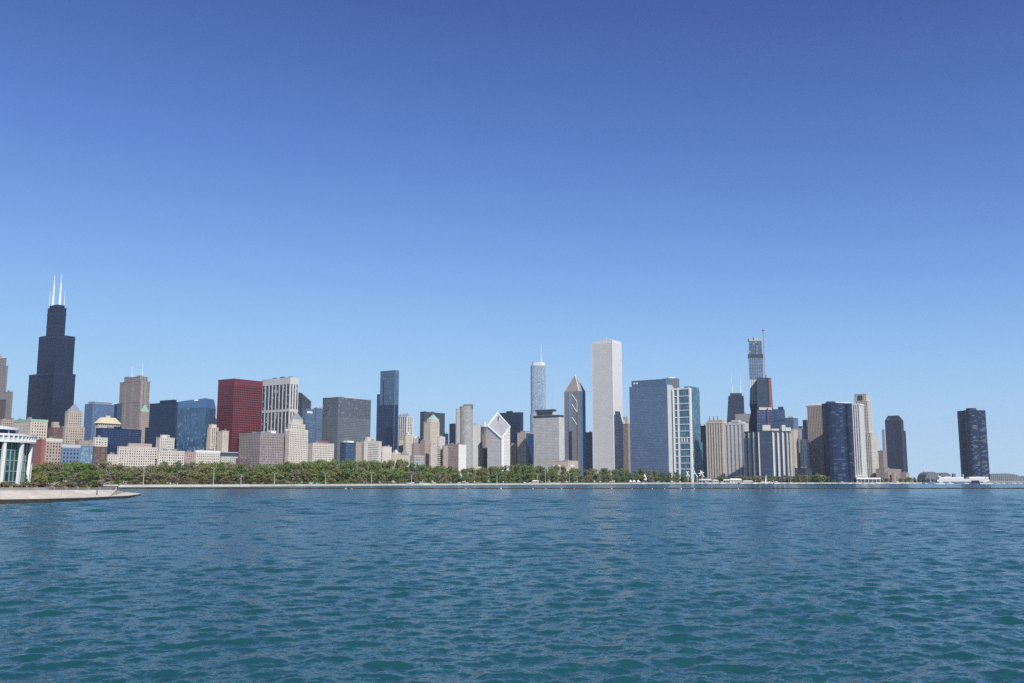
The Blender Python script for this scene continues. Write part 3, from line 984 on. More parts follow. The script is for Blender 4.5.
for (ya, yb) in ((394, 401.5), (404, 412), (417, 425)):
    m = MB()
    A, C = Vector((*f.p(.52, -.012), b.zy(ya))), Vector((*f.p(.86, -.012), b.zy(yb)))
    m.tube(A, C, .8, None, 4)
    m.tube(C, Vector((*f.p(.86, -.012), LAND)), .6, None, 4)
    m.build('chevron', M['wpaint'], b.o)
b2 = B('stone_building', 'low beige building with a roof terrace in front of the chevron tower', 'building', (552.5, 567.5, 578), 461, 2330, 'beige', 'g_stone', 9, 9, .75, .6, clutter=2)
b2.tier(zat(467.6, 2330), 'pale', 'g_stone', 5, 5, .6, .5, r=(-.12, 1.02, -.35, -.004), z0=LAND, parapet=.8)
TERR = b2
B('glass_tower', 'dark navy glass tower in the gap between the chevron tower and the tall white tower', 'tower', (577.5, 592, 594), 432.5, 2640, 'navym', 'g_navy', 2.6, 3.7, .15, .2)

# --- white marble tower
b = Bld('marble_tower', 'tallest plain white tower at centre with fine vertical ribs', 'skyscraper', (591.8, 612, 621), 341, 2420)
f = b.ft
b.tier(b.zy(343), 'marble', 'g_rib', 3.0, 3.9, .66, .0, .7, parapet=.02, cornice=0)
b.tier(b.zy(340.3), 'marble', 'g_dark', 3.0, 3.9, .9, .9, .75, parapet=1.2, cornice=.1)
b.pent((.25, .75, .3, .7), 5, 'pale')
b.mast(.5, .5, b.zy(334), .8, 'wpaint')
for c in ((.985, -.02, 1.02, .035), (-.01, -.02, .03, .03), (.98, .96, 1.02, 1.01)):
    b.box((c[0], c[2], c[1], c[3]), LAND, b.zy(342.7), 'marble', 'corner_pier')

b = B('apartment_tower', 'brown ribbed tower with a white top half hidden by the blue gridded tower', 'tower', (621.5, 628, 630.5), 424, 2560, 'tan', 'g_dark', 3, 3.3, .5, .1)
b.box((.2, .9, .1, .9), b.top, b.zy(416.5), 'pale', 'penthouse')
b.box((.1, .4, -.02, .1), b.top, b.zy(420), 'wpaint', 'penthouse')

# --- blue gridded insurance tower
b = Bld('glass_tower', 'wide blue glass tower with a fine square grid right of the tall white tower', 'skyscraper', (629.3, 667, 672.5), 384.5, 2305)
f = b.ft
b.tier(b.zy(385), 'bluem', 'g_slate', 3.0, 3.9, .16, .3, .3, parapet=.3, edges=(3, 2, 1))
m = MB(); m.bar((*f.p(1, .0), LAND), (*f.p(1, 1), LAND), (*f.p(1, 1), b.zt), (*f.p(1, .0), b.zt), f.e, .6); m.build('end_wall', M['silver'], b.o)
b.tier(b.zy(379), 'bluem', 'g_blue', 3.0, 4, .16, .2, .3, r=(.05, .96, .1, .9), parapet=1)
for u in (.1, .17):
    m = MB()
    m.bar((*f.p(u, .09), b.zy(382.2)), (*f.p(u + .045, .09), b.zy(382.2)), (*f.p(u + .045, .09), b.zy(380.6)), (*f.p(u, .09), b.zy(380.6)), (-f.n[0], -f.n[1]), .9)
    m.build('roof_sign', M['wpaint'], b.o)
B('glass_tower', 'dark blue strip of a tower between the blue gridded tower and the white framed tower', 'tower', (667, 676, 679), 398, 2420, 'navym', 'g_navy', 3, 3.8, .2, .25)
# round grey tower behind
c = gxy(673, 2620); R = 8.4 * 2620 / 976
b = Bld('office_tower', 'grey tower with a round top peering from behind the blue gridded tower', 'tower', (666, 673, 680), 380, 2620)
ring = [(c[0] + R * math.cos(2 * math.pi * i / 32), c[1] + R * math.sin(2 * math.pi * i / 32)) for i in range(32)]
b.tier(b.zy(379.5), 'grey', 'g_grey', 4, 3.8, .35, .35, .4, rings=[(ring, LAND), (ring, b.zy(379.5))])
m = MB(); m.tube((c[0], c[1], b.top), (c[0], c[1], b.zy(377.6)), R * .5, None, 20); m.build('penthouse', M['wpaint'], b.o)

# --- white framed glass tower
Yf = 2295
b = Bld('framed_tower', 'glass tower in a white ladder like frame with a teal glass side', 'skyscraper', (672.5, 690, 699.3), 389, Yf)
f = b.ft
co = MB(); co.prism(f.rect(), LAND, b.zy(388.6)); co.build('glazing', M['g_teal'], b.o)
gr = MB()
facade(MB(), gr, [(f.rect(), LAND), (f.rect(), b.zy(388.6))], 2.4, 3.7, .12, .5, .2)
gr.build('mullions', M['bluem'], b.o)
b.top = b.zy(388.6)
outn = (-f.n[0], -f.n[1])
for (u0, u1, y1) in ((.0, .1, 387.2), (.26, .36, 387.2), (.93, 1.0, 387.2)):
    m = MB()
    m.bar((*f.p(u0, 0), LAND), (*f.p(u1, 0), LAND), (*f.p(u1, 0), b.zy(y1)), (*f.p(u0, 0), b.zy(y1)), outn, 1.6); m.build('frame_post', M['wpaint'], b.o)
for yy in (388.4, 395.7, 403.2, 410, 417, 424, 430.8, 437.5, 443, 449.5, 456.2, 463, 469):
    m = MB()
    h = 1.6 if yy > 390 else 3
    z = b.zy(yy)
    m.bar((*f.p(.102, 0), z - h / 2), (*f.p(.258, 0), z - h / 2), (*f.p(.258, 0), z + h / 2), (*f.p(.102, 0), z + h / 2), outn, 1.3)
    m.bar((*f.p(.362, 0), z - h / 2), (*f.p(.928, 0), z - h / 2), (*f.p(.928, 0), z + h / 2), (*f.p(.362, 0), z + h / 2), outn, 1.3)
    m.build('frame_rung', M['wpaint'], b.o)
for u in (.45, .6, .75):
    m = MB(); m.bar((*f.p(u, 0), b.zy(442)), (*f.p(u + .05, 0), b.zy(442)), (*f.p(u + .05, 0), b.zy(437)), (*f.p(u, 0), b.zy(437)), outn, 1.3); m.build('frame_post', M['wpaint'], b.o)
m = MB(); m.prism(f.rect(.6, .98, .1, .98), b.top + .01, b.zy(386)); m.build('roof_screen', M['g_teal'], b.o)
m = MB(); m.bar((*f.p(1, 0), LAND), (*f.p(1, .1), LAND), (*f.p(1, .1), b.zy(388)), (*f.p(1, 0), b.zy(388)), f.e, .9); m.build('frame_post', M['wpaint'], b.o)
m = MB(); m.prism(f.rect(1.004, 1.06, .1, 1.08), LAND, b.zy(441)); m.build('side_bay', M['g_teal'], b.o)

# --- row of apartment slabs on the right
B('glass_tower', 'navy slab in shadow right of the white framed tower', 'tower', (697.5, 705.5, 707), 426, 2390, 'navym', 'g_navy', 3, 3.4, .3, .3)


def ribbed(name, label, cat, xs, yt, Y, wall, glz, ribs, rmat, bay, rot=GRID, rw=1.8, rd=1.2, erib=2, pf=.3, sf=.3, **k):
    b = Bld(name, label, cat, xs, yt, Y, rot, **k)
    b.tier(b.zt, wall, glz, bay, 3.1, pf, sf, .3, parapet=.02, cornice=0)
    f = b.ft
    for face, n in ((0, ribs), (1, erib)):
        for j in range(n + 1):
            wd = f.w if face == 0 else f.d
            t0 = (wd - rw) * j / n / wd
            t1 = t0 + rw / wd
            A, C, out = (f.p(t0, 0), f.p(t1, 0), (-f.n[0], -f.n[1])) if face == 0 else (f.p(1, t0), f.p(1, t1), f.e)
            m = MB(); m.bar((*A, LAND), (*C, LAND), (*C, b.zt - .05), (*A, b.zt - .05), out, rd); m.build('pier', M[rmat], b.o)
    m = MB(); m.prism(outset(f.rect(), rd + .2), b.zt + .03, b.zt + 3); m.build('roof', M[rmat], b.o)
    b.top = b.zt + 3
    return b


b = ribbed('apartment_tower', 'brown apartment tower with cream ribs and antennas on its roof', 'tower', (706, 722.5, 726.5), 423, 2240, 'tan', 'g_dark', 6, 'cream', 3.6, rw=2.6, sf=.45)
b.box((.0, .9, .3, .9), b.top, b.zy(419.5), 'tan', 'penthouse')
for u in (.1, .35, .6):
    m = MB(); c = b.ft.p(u, .5); m.tube((*c, b.zy(419.5)), (*c, b.zy(415.5)), 1.2, .9, 6); m.build('roof_cowl', M['grey'], b.o)
b = ribbed('apartment_tower', 'grey apartment tower with pale ribs and dark balcony slots', 'tower', (723.5, 744.5, 748), 424.5, 2220, 'concrete', 'g_dark', 5, 'pconcrete', 4.2, rw=4.6, sf=.55)
b.box((.35, .7, .2, .8), b.top, b.zy(419.6), 'pale', 'penthouse')
b.box((.2, .9, .2, .8), b.top, b.zy(421.5), 'pconcrete', 'penthouse')

# wide white-ribbed slab: long convex front in three planes
Yo = 2080
pts = [gxy(745.5, Yo + 45), gxy(759.5, Yo + 4), gxy(773.5, Yo), gxy(788, Yo + 14), gxy(794, Yo + 40)]
b = Bld('apartment_tower', 'very wide dark apartment slab with many white ribs down to the shore trees', 'building', (745.5, 760, 794), 431, Yo, 0)
poly = pts + [(pts[-1][0] - 4, pts[-1][1] + 30), (pts[0][0] + 8, pts[0][1] + 30)]
zt = zat(431.5, Yo)
b.tier(zt, 'dgrey', 'g_navy', 3.6, 3.0, .12, .35, .3, rings=[(poly, LAND), (poly, zt)], parapet=2, roof='dgrey')
for i, n in ((0, 3), (1, 1), (2, 3), (3, 2)):
    a, c = Vector(pts[i]), Vector(pts[i + 1])
    ln = (c - a).length
    dv = (c - a) / ln; out = (dv.y, -dv.x)
    for j in range(n + (1 if i == 3 else 0)):
        for off in ((0,) if i == 1 or j == 0 and i == 0 else (0, )):
            p0 = a + dv * (ln * j / n)
            m = MB()
            wr = 2.6
            A, C = p0, p0 + dv * wr
            m.bar((*A, LAND + 4), (*C, LAND + 4), (*C, zt - 1), (*A, zt - 1), out, 2.2)
            m.build('pier', M['pconcrete'], b.o)
            if i != 1:
                m = MB(); q0 = p0 + dv * wr; q1 = p0 + dv * (ln / n * .5)
                m.bar((*q0, LAND + 6), (*q1, LAND + 6), (*q1, zt - 3), (*q0, zt - 3), out, 1.0)
                m.build('balcony_stack', M['concrete'], b.o)
for (x0, x1, y0) in ((764.5, 772.5, 425), (773.5, 781, 428.6), (784, 787.5, 425), (787.2, 793, 427.5)):
    A, C = gxy(x0, Yo + 18), gxy(x1, Yo + 18)
    m = MB(); m.prism([A, C, (C[0], C[1] + 14), (A[0], A[1] + 14)], zt + 2.004, zat(y0, Yo + 18)); m.build('penthouse', M['pale'] if x0 < 780 else M['pconcrete'], b.o)
pb = MB(); A, C = gxy(760.5, Yo - 6), gxy(774.5, Yo - 6)
pb.prism([A, C, (C[0], C[1] + 7), (A[0], A[1] + 5.5)], LAND, LAND + 6); pb.build('entrance_canopy', M['pconcrete'], b.o)
for i, (nm, lb, xs, yt, Y, wl, gz) in enumerate((
        ('apartment_tower', 'bright cream narrow slab at the right end of the wide white ribbed slab', (790.5, 794, 797.5), 430, 2110, 'cream', 'g_dark'),
        ('apartment_tower', 'grey and white slab with blue windows left of the brown ribbed tower', (795.5, 801, 803.5), 429, 2160, 'silver', 'g_blue'),
        ('apartment_tower', 'shorter white slab just left of the brown ribbed tower', (800, 806, 808.5), 440, 2120, 'marble', 'g_dark'))):
    B(nm, lb, 'tower', xs, yt, Y, wl, gz, 4.5, 3.1, .5, .2, .8)
B('office_tower', 'blue grey boxy tower behind the wide white ribbed slab', 'tower', (785.5, 793.5, 798), 418, 2420, 'bluem', 'g_slate', 4, 3.8, .35, .3).pent((.2, .8, .2, .8), 4, 'silver')
B('office_tower', 'thin navy tower behind the brown ribbed tower', 'tower', (802.7, 806, 809), 420.5, 2520, 'navym', 'g_navy', 3, 3.8, .3, .3)
B('office_tower', 'pale far away rooftop left of the thin navy tower', 'building', (797, 801, 806), 428.5, 2560, 'silver', 'g_grey').pent((.2, .6, .2, .8), 6, 'dgrey')

# --- tapered black tower with two masts
Yh = 3850
b = Bld('black_skyscraper', 'far black tapering tower with two white masts at the right', 'skyscraper', (729, 743, 744), 394, Yh)
f = b.ft
m0, m1 = gxy(735.6, Yh + 20), gxy(736.2, Yh + 20, 394)
def hq(x0, x1, y, Y):
    l, r = gxy(x0, Y, y), gxy(x1, Y, y)
    return [(r[0], r[1]), (r[0] + 6, r[1] + 42), (l[0] + 6, l[1] + 42), (l[0], l[1])]
r0, r1 = hq(724.5, 747.5, 480, Yh), hq(729.2, 743.6, 396, Yh)
r0 = [r0[3], r0[0], r0[1], r0[2]]; r1 = [r1[3], r1[0], r1[1], r1[2]]
b.tier(b.zy(396), 'black', 'g_black', 5, 4, .35, .4, .5, rings=[(r0, LAND), (r1, b.zy(396))], parapet=.5)
inn = outset(r1, -6)
m = MB(); m.prism(inn, b.top, b.zy(393)); m.build('roof_block', M['black'], b.o)
for x in (732, 740.6):
    p = gxy(x, Yh + 20, 394)
    m = MB(); z0, z1 = b.zy(393), b.zy(372)
    m.tube((*p, z0), (*p, z0 + (z1 - z0) * .3), 2.6, 2.2, 8); m.tube((*p, z0 + (z1 - z0) * .3), (*p, z1), 1.2, .5, 6); m.build('antenna', M['wpaint'], b.o)
B('office_tower', 'plain grey box in front of the far black tapering tower', 'tower', (735.3, 750, 752), 414, 2900, 'concrete', 'g_grey', 3.6, 3.8, .6, .5, clutter=1)

# --- unfinished tower: three stems of different height, hoist and crane
Yv = 2330
b = Bld('unfinished_tower', 'very tall tower under construction with a red crane and bare concrete upper floors', 'skyscraper', (749, 757, 763), 338, Yv, 0)


def stem(rings, wall, glz, bay, sf, pf, gname='glazing', wname='floor_slabs', parapet=.6, d=.5):
    rr = []
    for (x0, x1, y, dep, off) in rings:
        l, r = gxy(x0, Yv + off, y), gxy(x1, Yv + off, y)
        rr.append(([l, r, (r[0] + dep * .27, r[1] + dep), (l[0] + dep * .27, l[1] + dep)], zat(y, Yv + off) if y < 482 else LAND))
    co, gr = MB(), MB()
    facade(co, gr, rr, bay, 3.6, pf * bay, sf * 3.6, d)
    co.build(gname, M[glz], b.o)
    gr.build(wname, M[wall], b.o)
    if parapet:
        m = MB(); m.prism(outset(rr[-1][0], .4), rr[-1][1] + .01, rr[-1][1] + parapet); m.build('roof', M[wall], b.o)


stem([(749.8, 763.6, 404, 30, 20), (750.3, 763.2, 380, 30, 20)], 'pconcrete', 'g_dark', 5.2, .3, .5)
stem([(749.8, 763.2, 379.8, 30, 20), (748.6, 762.5, 357.5, 30, 20)], 'bluem', 'g_grey', 5.2, .35, .3)
stem([(748.0, 762.8, 357.3, 32, 19), (748.0, 762.8, 354.3, 32, 19)], 'dgrey', 'g_black', 5, .5, .4)
stem([(748.8, 762, 354.1, 30, 20), (749.2, 761.3, 341, 30, 20)], 'bluem', 'g_dark', 4.5, .26, .22)
for (x0, x1, y0, y1) in ((749, 751.5, 341, 338.5), (754, 758.5, 341, 337.4), (758.7, 761.4, 341, 339), (751.6, 753.8, 341, 339.6)):
    A, C = gxy(x0, Yv + 26, y0), gxy(x1, Yv + 26, y0)
    m = MB(); m.prism([A, C, (C[0], C[1] + 12), (A[0], A[1] + 12)], zat(341, Yv + 20) + .7, zat(y1, Yv + 26)); m.build('form_work', M['concrete'], b.o)
stem([(747.8, 764, 482, 34, 18), (748.6, 764, 425, 34, 18), (751, 763.8, 412, 34, 18), (749.6, 763.8, 404.2, 34, 18)], 'navym', 'g_navy', 4, .3, .1, 'lower_glazing', 'mullions')
stem([(757.5, 772.8, 408.5, 30, -14), (756.9, 770.8, 378, 30, -14)], 'dgrey', 'g_navy', 4, .4, .25, 'middle_glazing', 'floor_slabs')
stem([(757, 774, 482, 32, -16), (757, 774, 409, 32, -16)], 'navym', 'g_slate', 4, .3, .1, 'middle_glazing', 'mullions')
A, C = gxy(768.2, Yv - 15.5, 378), gxy(770.6, Yv - 15.5, 378)
A1, C1 = gxy(769.5, Yv - 15.5, 408), gxy(772.6, Yv - 15.5, 408)
m = MB(); m.bar((A1[0], A1[1], zat(408, Yv - 15)), (C1[0], C1[1], zat(408, Yv - 15)), (C[0], C[1], zat(378, Yv - 15)), (A[0], A[1], zat(378, Yv - 15)), (0, -1), 1.2); m.build('hoist_panels', M['terracotta'], b.o)
m = MB()
A, C = gxy(759, Yv - 17, 408), gxy(772, Yv - 17, 408)
m.prism([A, C, (C[0], C[1] + 10), (A[0], A[1] + 10)], zat(410, Yv - 16), zat(407.4, Yv - 16)); m.build('loading_deck', M['pale'], b.o)
A = gxy(768, Yv - 19, 420); m = MB(); m.tube((*A, LAND), (*A, zat(408, Yv - 19)), 1.4, None, 4); m.build('hoist_rail', M['terracotta'], b.o)
stem([(773.5, 786.5, 482, 30, 0), (772.6, 785.2, 420, 30, 0), (773, 784.3, 409.5, 30, 0)], 'navym', 'g_slate', 4, .35, .12, 'short_glazing', 'mullions')
A, C = gxy(779, Yv + 2, 409), gxy(783.5, Yv + 2, 409)
m = MB(); m.prism([A, C, (C[0], C[1] + 8), (A[0], A[1] + 8)], zat(409.4, Yv), zat(406.6, Yv)); m.build('penthouse', M['navym'], b.o)
A = gxy(766, Yv, 377); m = MB(); m.tube((*A, zat(378, Yv)), (*A, zat(374.6, Yv)), 1.6, .8, 4); m.build('roof_plant', M['navym'], b.o)
cr = thing('tower_crane', 'thin red tower crane climbing the side of the unfinished tower', 'crane', (*gxy(763.4, Yv + 26, 350), LAND))
cx0, cy0 = gxy(763.8, Yv + 26, 350)
m = MB()
zc0, zc1 = LAND, zat(331, Yv + 26)
for dx, dy in ((-1, -1), (1, -1), (1, 1), (-1, 1)):
    m.tube((cx0 + dx, cy0 + dy, zc0), (cx0 + dx, cy0 + dy, zc1), .17, None, 4)
z = zc0
k = 0
while z < zc1 - 4:
    s = 1 if k % 2 else -1
    m.tube((cx0 - s, cy0 - 1, z), (cx0 + s, cy0 - 1, z + 4), .16, None, 3)
    m.tube((cx0 + 1, cy0 - s, z), (cx0 + 1, cy0 + s, z + 4), .16, None, 3)
    z += 4; k += 1
m.build('mast', M['redpaint'], cr)
m = MB(); m.box((cx0, cy0, zc1 + 1.2), (3.4, 3.4, 2.4)); m.build('cab', M['dgrey'], cr)
m = MB(); m.tube((cx0, cy0, zc1 + 2.4), (cx0 - 1.5, cy0 + 2, zat(325, Yv)), .6, .35, 4); m.build('jib', M['redpaint'], cr)
m = MB(); m.box((cx0 + 3, cy0, zc1 + 1.6), (3.4, 1.2, 1.6)); m.build('counter_jib', M['redpaint'], cr)

# --- brown ribbed tower, dark trefoil-like glass tower, cream stepped tower
b = ribbed('apartment_tower', 'brown grey ribbed tower with white roof edge, left of the dark rounded tower', 'skyscraper', (807, 822.3, 826), 406.5, 2125, 'tan', 'g_dark', 9, 'tan', 3.0, rw=2.0, rd=1.3, erib=4, sf=.3, pf=.25)
b.box((.1, .9, .15, .85), b.top, b.zy(404.2), 'pale', 'penthouse')
b.box((.25, .7, .3, .7), b.zy(404.2), b.zy(403), 'wpaint', 'penthouse')

Yg = 2030
b = Bld('glass_tower', 'dark rounded glass tower with pale balcony lines near the right', 'skyscraper', (824.3, 846, 853), 403, Yg, 0)
l, r = gxy(827.2, Yg, 430), gxy(855.3, Yg, 430)
cx0, wd = (l[0] + r[0]) / 2, (r[0] - l[0]) / 2
prof = [(-1.0, .34), (-.97, .1), (-.86, -.08), (-.66, -.2), (-.4, -.26), (-.1, -.24), (.18, -.16), (.4, -.02), (.5, .08), (.62, .0), (.78, -.04), (.92, .02), (1.0, .14), (1.0, .7), (-.9, .7)]
ring = [(cx0 + u * wd, Yg + v * wd * 1.4 + 8) for u, v in prof]
zt = zat(403.4, Yg)
b.tier(zt, 'lobe', 'g_hbr', 3.0, 3.1, .1, .3, .35, rings=[(ring, LAND), (ring, zt)], parapet=1)
A, C = gxy(828, Yg + 8, 403), gxy(835, Yg + 8, 403)
m = MB(); m.prism([A, C, (C[0], C[1] + 14), (A[0], A[1] + 14)], b.top + .004, zat(401.3, Yg + 8)); m.build('penthouse', M['dgrey'], b.o)
A, C = gxy(836, Yg + 12, 403), gxy(851.5, Yg + 12, 403)
m = MB(); m.prism([A, C, (C[0], C[1] + 14), (A[0], A[1] + 14)], b.top + .004, zat(402.3, Yg + 12)); m.build('penthouse', M['wpaint'], b.o)
b = ribbed('apartment_tower', 'narrow white ribbed tower attached right of the dark rounded tower', 'tower', (851.8, 859.5, 862.8), 405, 2064, 'pconcrete', 'g_pale', 3, 'wpaint', 3.4, rw=2.0, erib=2, pf=.2, sf=.3)
m = MB(); f = b.ft
m.prism(f.rect(-.2, 1.6, -.3, -.06), LAND, LAND + 14); m.build('podium', M['wpaint'], b.o)

b = Bld('stone_tower', 'cream stepped tower with a square white top behind the dark rounded tower', 'skyscraper', (857, 870, 874.5), 416, 2450)
kw = dict(wall='white', glz='g_dark', bay=4.4, floor=3.8, pf=.45, sf=.25, d=.8)
b.tier(b.zy(452), r=(0, 1, 0, 1.3), **kw)
b.tier(b.zy(433), r=(0, 1, .0, 1.0), **kw)
b.tier(b.zy(401), r=(-.1, .86, .05, .8), **kw)
b.tier(b.zy(393.8), r=(-.14, .78, .05, .75), **kw)
for r in ((-.14, .1, .05, .2), (.56, .78, .05, .2), (.56, .78, .55, .75)):
    b.box(r, b.top, b.zy(392.6), 'white', 'turret')
m = MB(); m.bar((*b.ft.p(.15, .04), b.zy(399.5)), (*b.ft.p(.5, .04), b.zy(399.5)), (*b.ft.p(.5, .04), b.zy(395)), (*b.ft.p(.15, .04), b.zy(395)), (-b.ft.n[0], -b.ft.n[1]), 1.6); m.build('upper_window', M['g_dark'], b.o)
B('apartment_tower', 'cream lower tower on the right shoulder of the stepped cream tower', 'tower', (872, 875.5, 877.3), 436, 2500, 'cream', 'g_dark', 4, 3.4, .5, .3)

# --- dark tower with chamfered top and its neighbours
Yk = 2620
b = Bld('office_tower', 'dark mauve grey tower with a chamfered top, second from the right', 'skyscraper', (885, 901, 903.2), 421, Yk)
kw = dict(wall='dkmauve', glz='g_navy', bay=3, floor=3.5, pf=.35, sf=.45, d=.4)
b.tier(b.zy(420), parapet=.02, cornice=0, **kw)
lo, hi = b.ft.rect(), b.ft.rect(.16, .8, .16, .84)
b.tier(b.zy(415.5), 'dgrey', 'g_dark', 3, 3.5, .3, .3, .2, rings=[(lo, b.zy(420) + .03), (hi, b.zy(415.5))], parapet=.8)
B('glass_tower', 'pale blue tower sliver left of the chamfered dark tower', 'tower', (881.8, 884, 886), 430, 2800, 'silver', 'g_sky', 3, 3.6, .2, .3)
B('glass_tower', 'thin dark tower sliver right of the chamfered dark tower', 'tower', (900, 903.6, 905.5), 431, 2720, 'navym', 'g_navy', 3, 3.6, .3, .4)
b = B('office_building', 'lower dark grey block left of the chamfered dark tower', 'building', (876.5, 883, 886.5), 451, 2500, 'mauve', 'g_navy', 4, 3.6, .4, .4)
B('brick_building', 'low dusky block at the foot of the chamfered dark tower', 'building', (876, 884, 901), 469, 2420, 'mauve', 'g_dark', 4, 3.6, .5, .5)
for i, (xs, yt, lb) in enumerate((((884.5, 888, 891), 473, 'small rose brick house with two gables left of its twin below the dark tower'), ((891.5, 894, 896.5), 473, 'small rose brick house between two others below the dark tower'), ((900, 906, 909), 473, 'rose brick waterfront house at the right end of the shore buildings'))):
    B('brick_house', lb, 'house', xs, yt, 2300, 'rose', 'g_stone', 3.4, 3.4, .5, .5, clutter=1, D=14)
B('brick_building', 'low shaded block under the brown ribbed tower', 'building', (795, 805, 812), 468.5, 2045, 'dgrey', 'g_dark', 4, 3.5, .3, .4)

# --- three-lobed dark tower on the right
Yl = 2565
cx0 = gxy(975.6, Yl)
b = Bld('lobed_tower', 'lone dark curved three lobed glass tower at the far right by the water', 'skyscraper', (962, 976, 990), 411, Yl, 0)
ring = []
for i in range(84):
    t = 2 * math.pi * i / 84
    rr = 28.5 + 8.5 * math.cos(3 * (t - math.radians(122)))
    ring.append((cx0[0] + rr * math.cos(t), cx0[1] + rr * math.sin(t)))
zt = zat(411, Yl)
b.tier(zt, 'lobe', 'g_lpt', 2.4, 3.2, .1, .26, .4, rings=[(ring, LAND), (ring, zt)], parapet=1)
R = 12.5
rg = [(cx0[0] + 1 + R * math.cos(2 * math.pi * i / 28), cx0[1] + R * math.sin(2 * math.pi * i / 28)) for i in range(28)]
m = MB(); m.prism(rg, b.top + .004, zat(408.3, Yl)); m.build('penthouse', M['dgrey'], b.o)
# ------------------------------------------------------------------ the setting: land, shore, promenade
SHORE_PX = [(-420, 640), (-60, 800), (118, 930), (250, 1010), (400, 1230), (500, 1394), (600, 1640), (700, 1960), (780, 2010), (860, 2010), (935, 2060)]
SHORE = [gxy(x, Y) for x, Y in SHORE_PX]


def shoreY(x):
    P = SHORE_PX
    if x <= P[0][0]: return P[0][1]
    for (a, ya), (b_, yb) in zip(P, P[1:]):
        if x <= b_:
            return ya + (yb - ya) * (x - a) / (b_ - a)
    return P[-1][1]


def struct(name, mb, mat, kind='structure', smooth=False):
    o = mb.build(name, mat, None, smooth)
    o['kind'] = kind
    return o


def grass_mat():
    m, nt, b = principled('park_grass')
    tc = N(nt, 'ShaderNodeTexCoord')
    n1 = N(nt, 'ShaderNodeTexNoise'); n1.inputs['Scale'].default_value = .03; n1.inputs['Detail'].default_value = 8
    L(nt, tc.outputs['Object'], n1.inputs['Vector'])
    cr = N(nt, 'ShaderNodeValToRGB')
    cr.color_ramp.elements[0].position = .35; cr.color_ramp.elements[0].color = (.05, .085, .02, 1)
    cr.color_ramp.elements[1].position = .7; cr.color_ramp.elements[1].color = (.10, .15, .04, 1)
    L(nt, n1.outputs['Fac'], cr.inputs['Fac']); L(nt, cr.outputs['Color'], b.inputs['Base Color'])
    b.inputs['Roughness'].default_value = .95
    return m


M['grass'] = grass_mat()
M['city_ground'] = stone('city_ground', (.12, .12, .115), .3, .9, .01)
M['path'] = stone('pale_path', (.5, .47, .42), .15, .9, .2)
M['quay'] = stone('weathered_concrete', (.50, .455, .39), .34, .85, .10, 0, .6)
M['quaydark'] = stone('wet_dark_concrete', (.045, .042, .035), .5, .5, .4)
M['parapet'] = stone('grey_parapet', (.25, .24, .225), .25, .85, .25)
M['seawall'] = stone('pale_seawall', (.46, .44, .39), .25, .85, .06, 0, .5)

back = [gxy(965, 2420), (1700, 2700), (4200, 7500), (-5200, 7500), (-4600, 2000)]
land = MB()
main = SHORE + [gxy(958, 2250)] + back
land.prism(list(reversed(main)) if False else main, -2.0, LAND)
struct('ground', land, M['city_ground'])
lawn = MB()
inner = []
for i, (x, Y) in enumerate(SHORE_PX):
    inner.append(gxy(x, Y + 6))
far = [gxy(x, max(Y + 40, min(dist_street(x) - 60, Y + 700)) if x < 520 else Y + (420 if x < 700 else 60)) for x, Y in SHORE_PX if x >= -60]
pl = inner[1:] + list(reversed(far))
lawn.poly([(p[0], p[1], LAND + .006) for p in pl])
struct('lawn', lawn, M['grass'])
path = MB()
for (x0, Y0), (x1, Y1) in zip(SHORE_PX[1:], SHORE_PX[2:]):
    a, c, d, e2 = gxy(x0, Y0 + 1.5), gxy(x1, Y1 + 1.5), gxy(x1, Y1 + 6), gxy(x0, Y0 + 6)
    path.poly([(*a, LAND + .012), (*c, LAND + .012), (*d, LAND + .012), (*e2, LAND + .012)])
struct('path', path, M['path'])
# pale stone seawall along the park shore
sw = MB()
for (p, q) in zip(SHORE[1:], SHORE[2:]):
    a, c = Vector(p), Vector(q)
    dv = (c - a).normalized(); out = (dv.y, -dv.x)
    sw.bar((a.x, a.y, -.5), (c.x, c.y, -.5), (c.x, c.y, LAND + .12), (a.x, a.y, LAND + .12), out, 1.6)
o = sw.build('seawall', M['seawall'], None)
tag(o, 'long pale stone seawall running along the foot of the tree lined park shore', 'seawall')

# low dark breakwater crossing the harbour
bw = MB()
rr_ = random.Random(4)
Yb = 720
xs = np.linspace(-420, 640, 420)
for i in range(len(xs) - 1):
    h0 = .5 + .35 * rr_.random()
    w0 = 2.2 + rr_.random()
    x0, x1 = xs[i], xs[i + 1] - (.25 if rr_.random() < .1 else 0)
    bw.prism([(x0, Yb - w0 + rr_.random() * .6), (x1, Yb - w0 + rr_.random() * .6), (x1, Yb + w0), (x0, Yb + w0)], -1, h0)
o = bw.build('breakwater', M['quaydark'], None)
tag(o, 'low dark rubble breakwater, a thin dark line across the harbour water', 'breakwater')

# --- near promenade with sloping concrete revetment at the left
front_px = [(-140, 506.5), (-60, 505.2), (0, 503.6), (50, 502.4), (85, 501.0), (110, 499.4), (128, 497.9), (141.5, 495.6)]
front = []
for x, y in front_px:
    Y = HC * 976 / (y - YH)
    front.append(Vector(gxy(x, Y)))
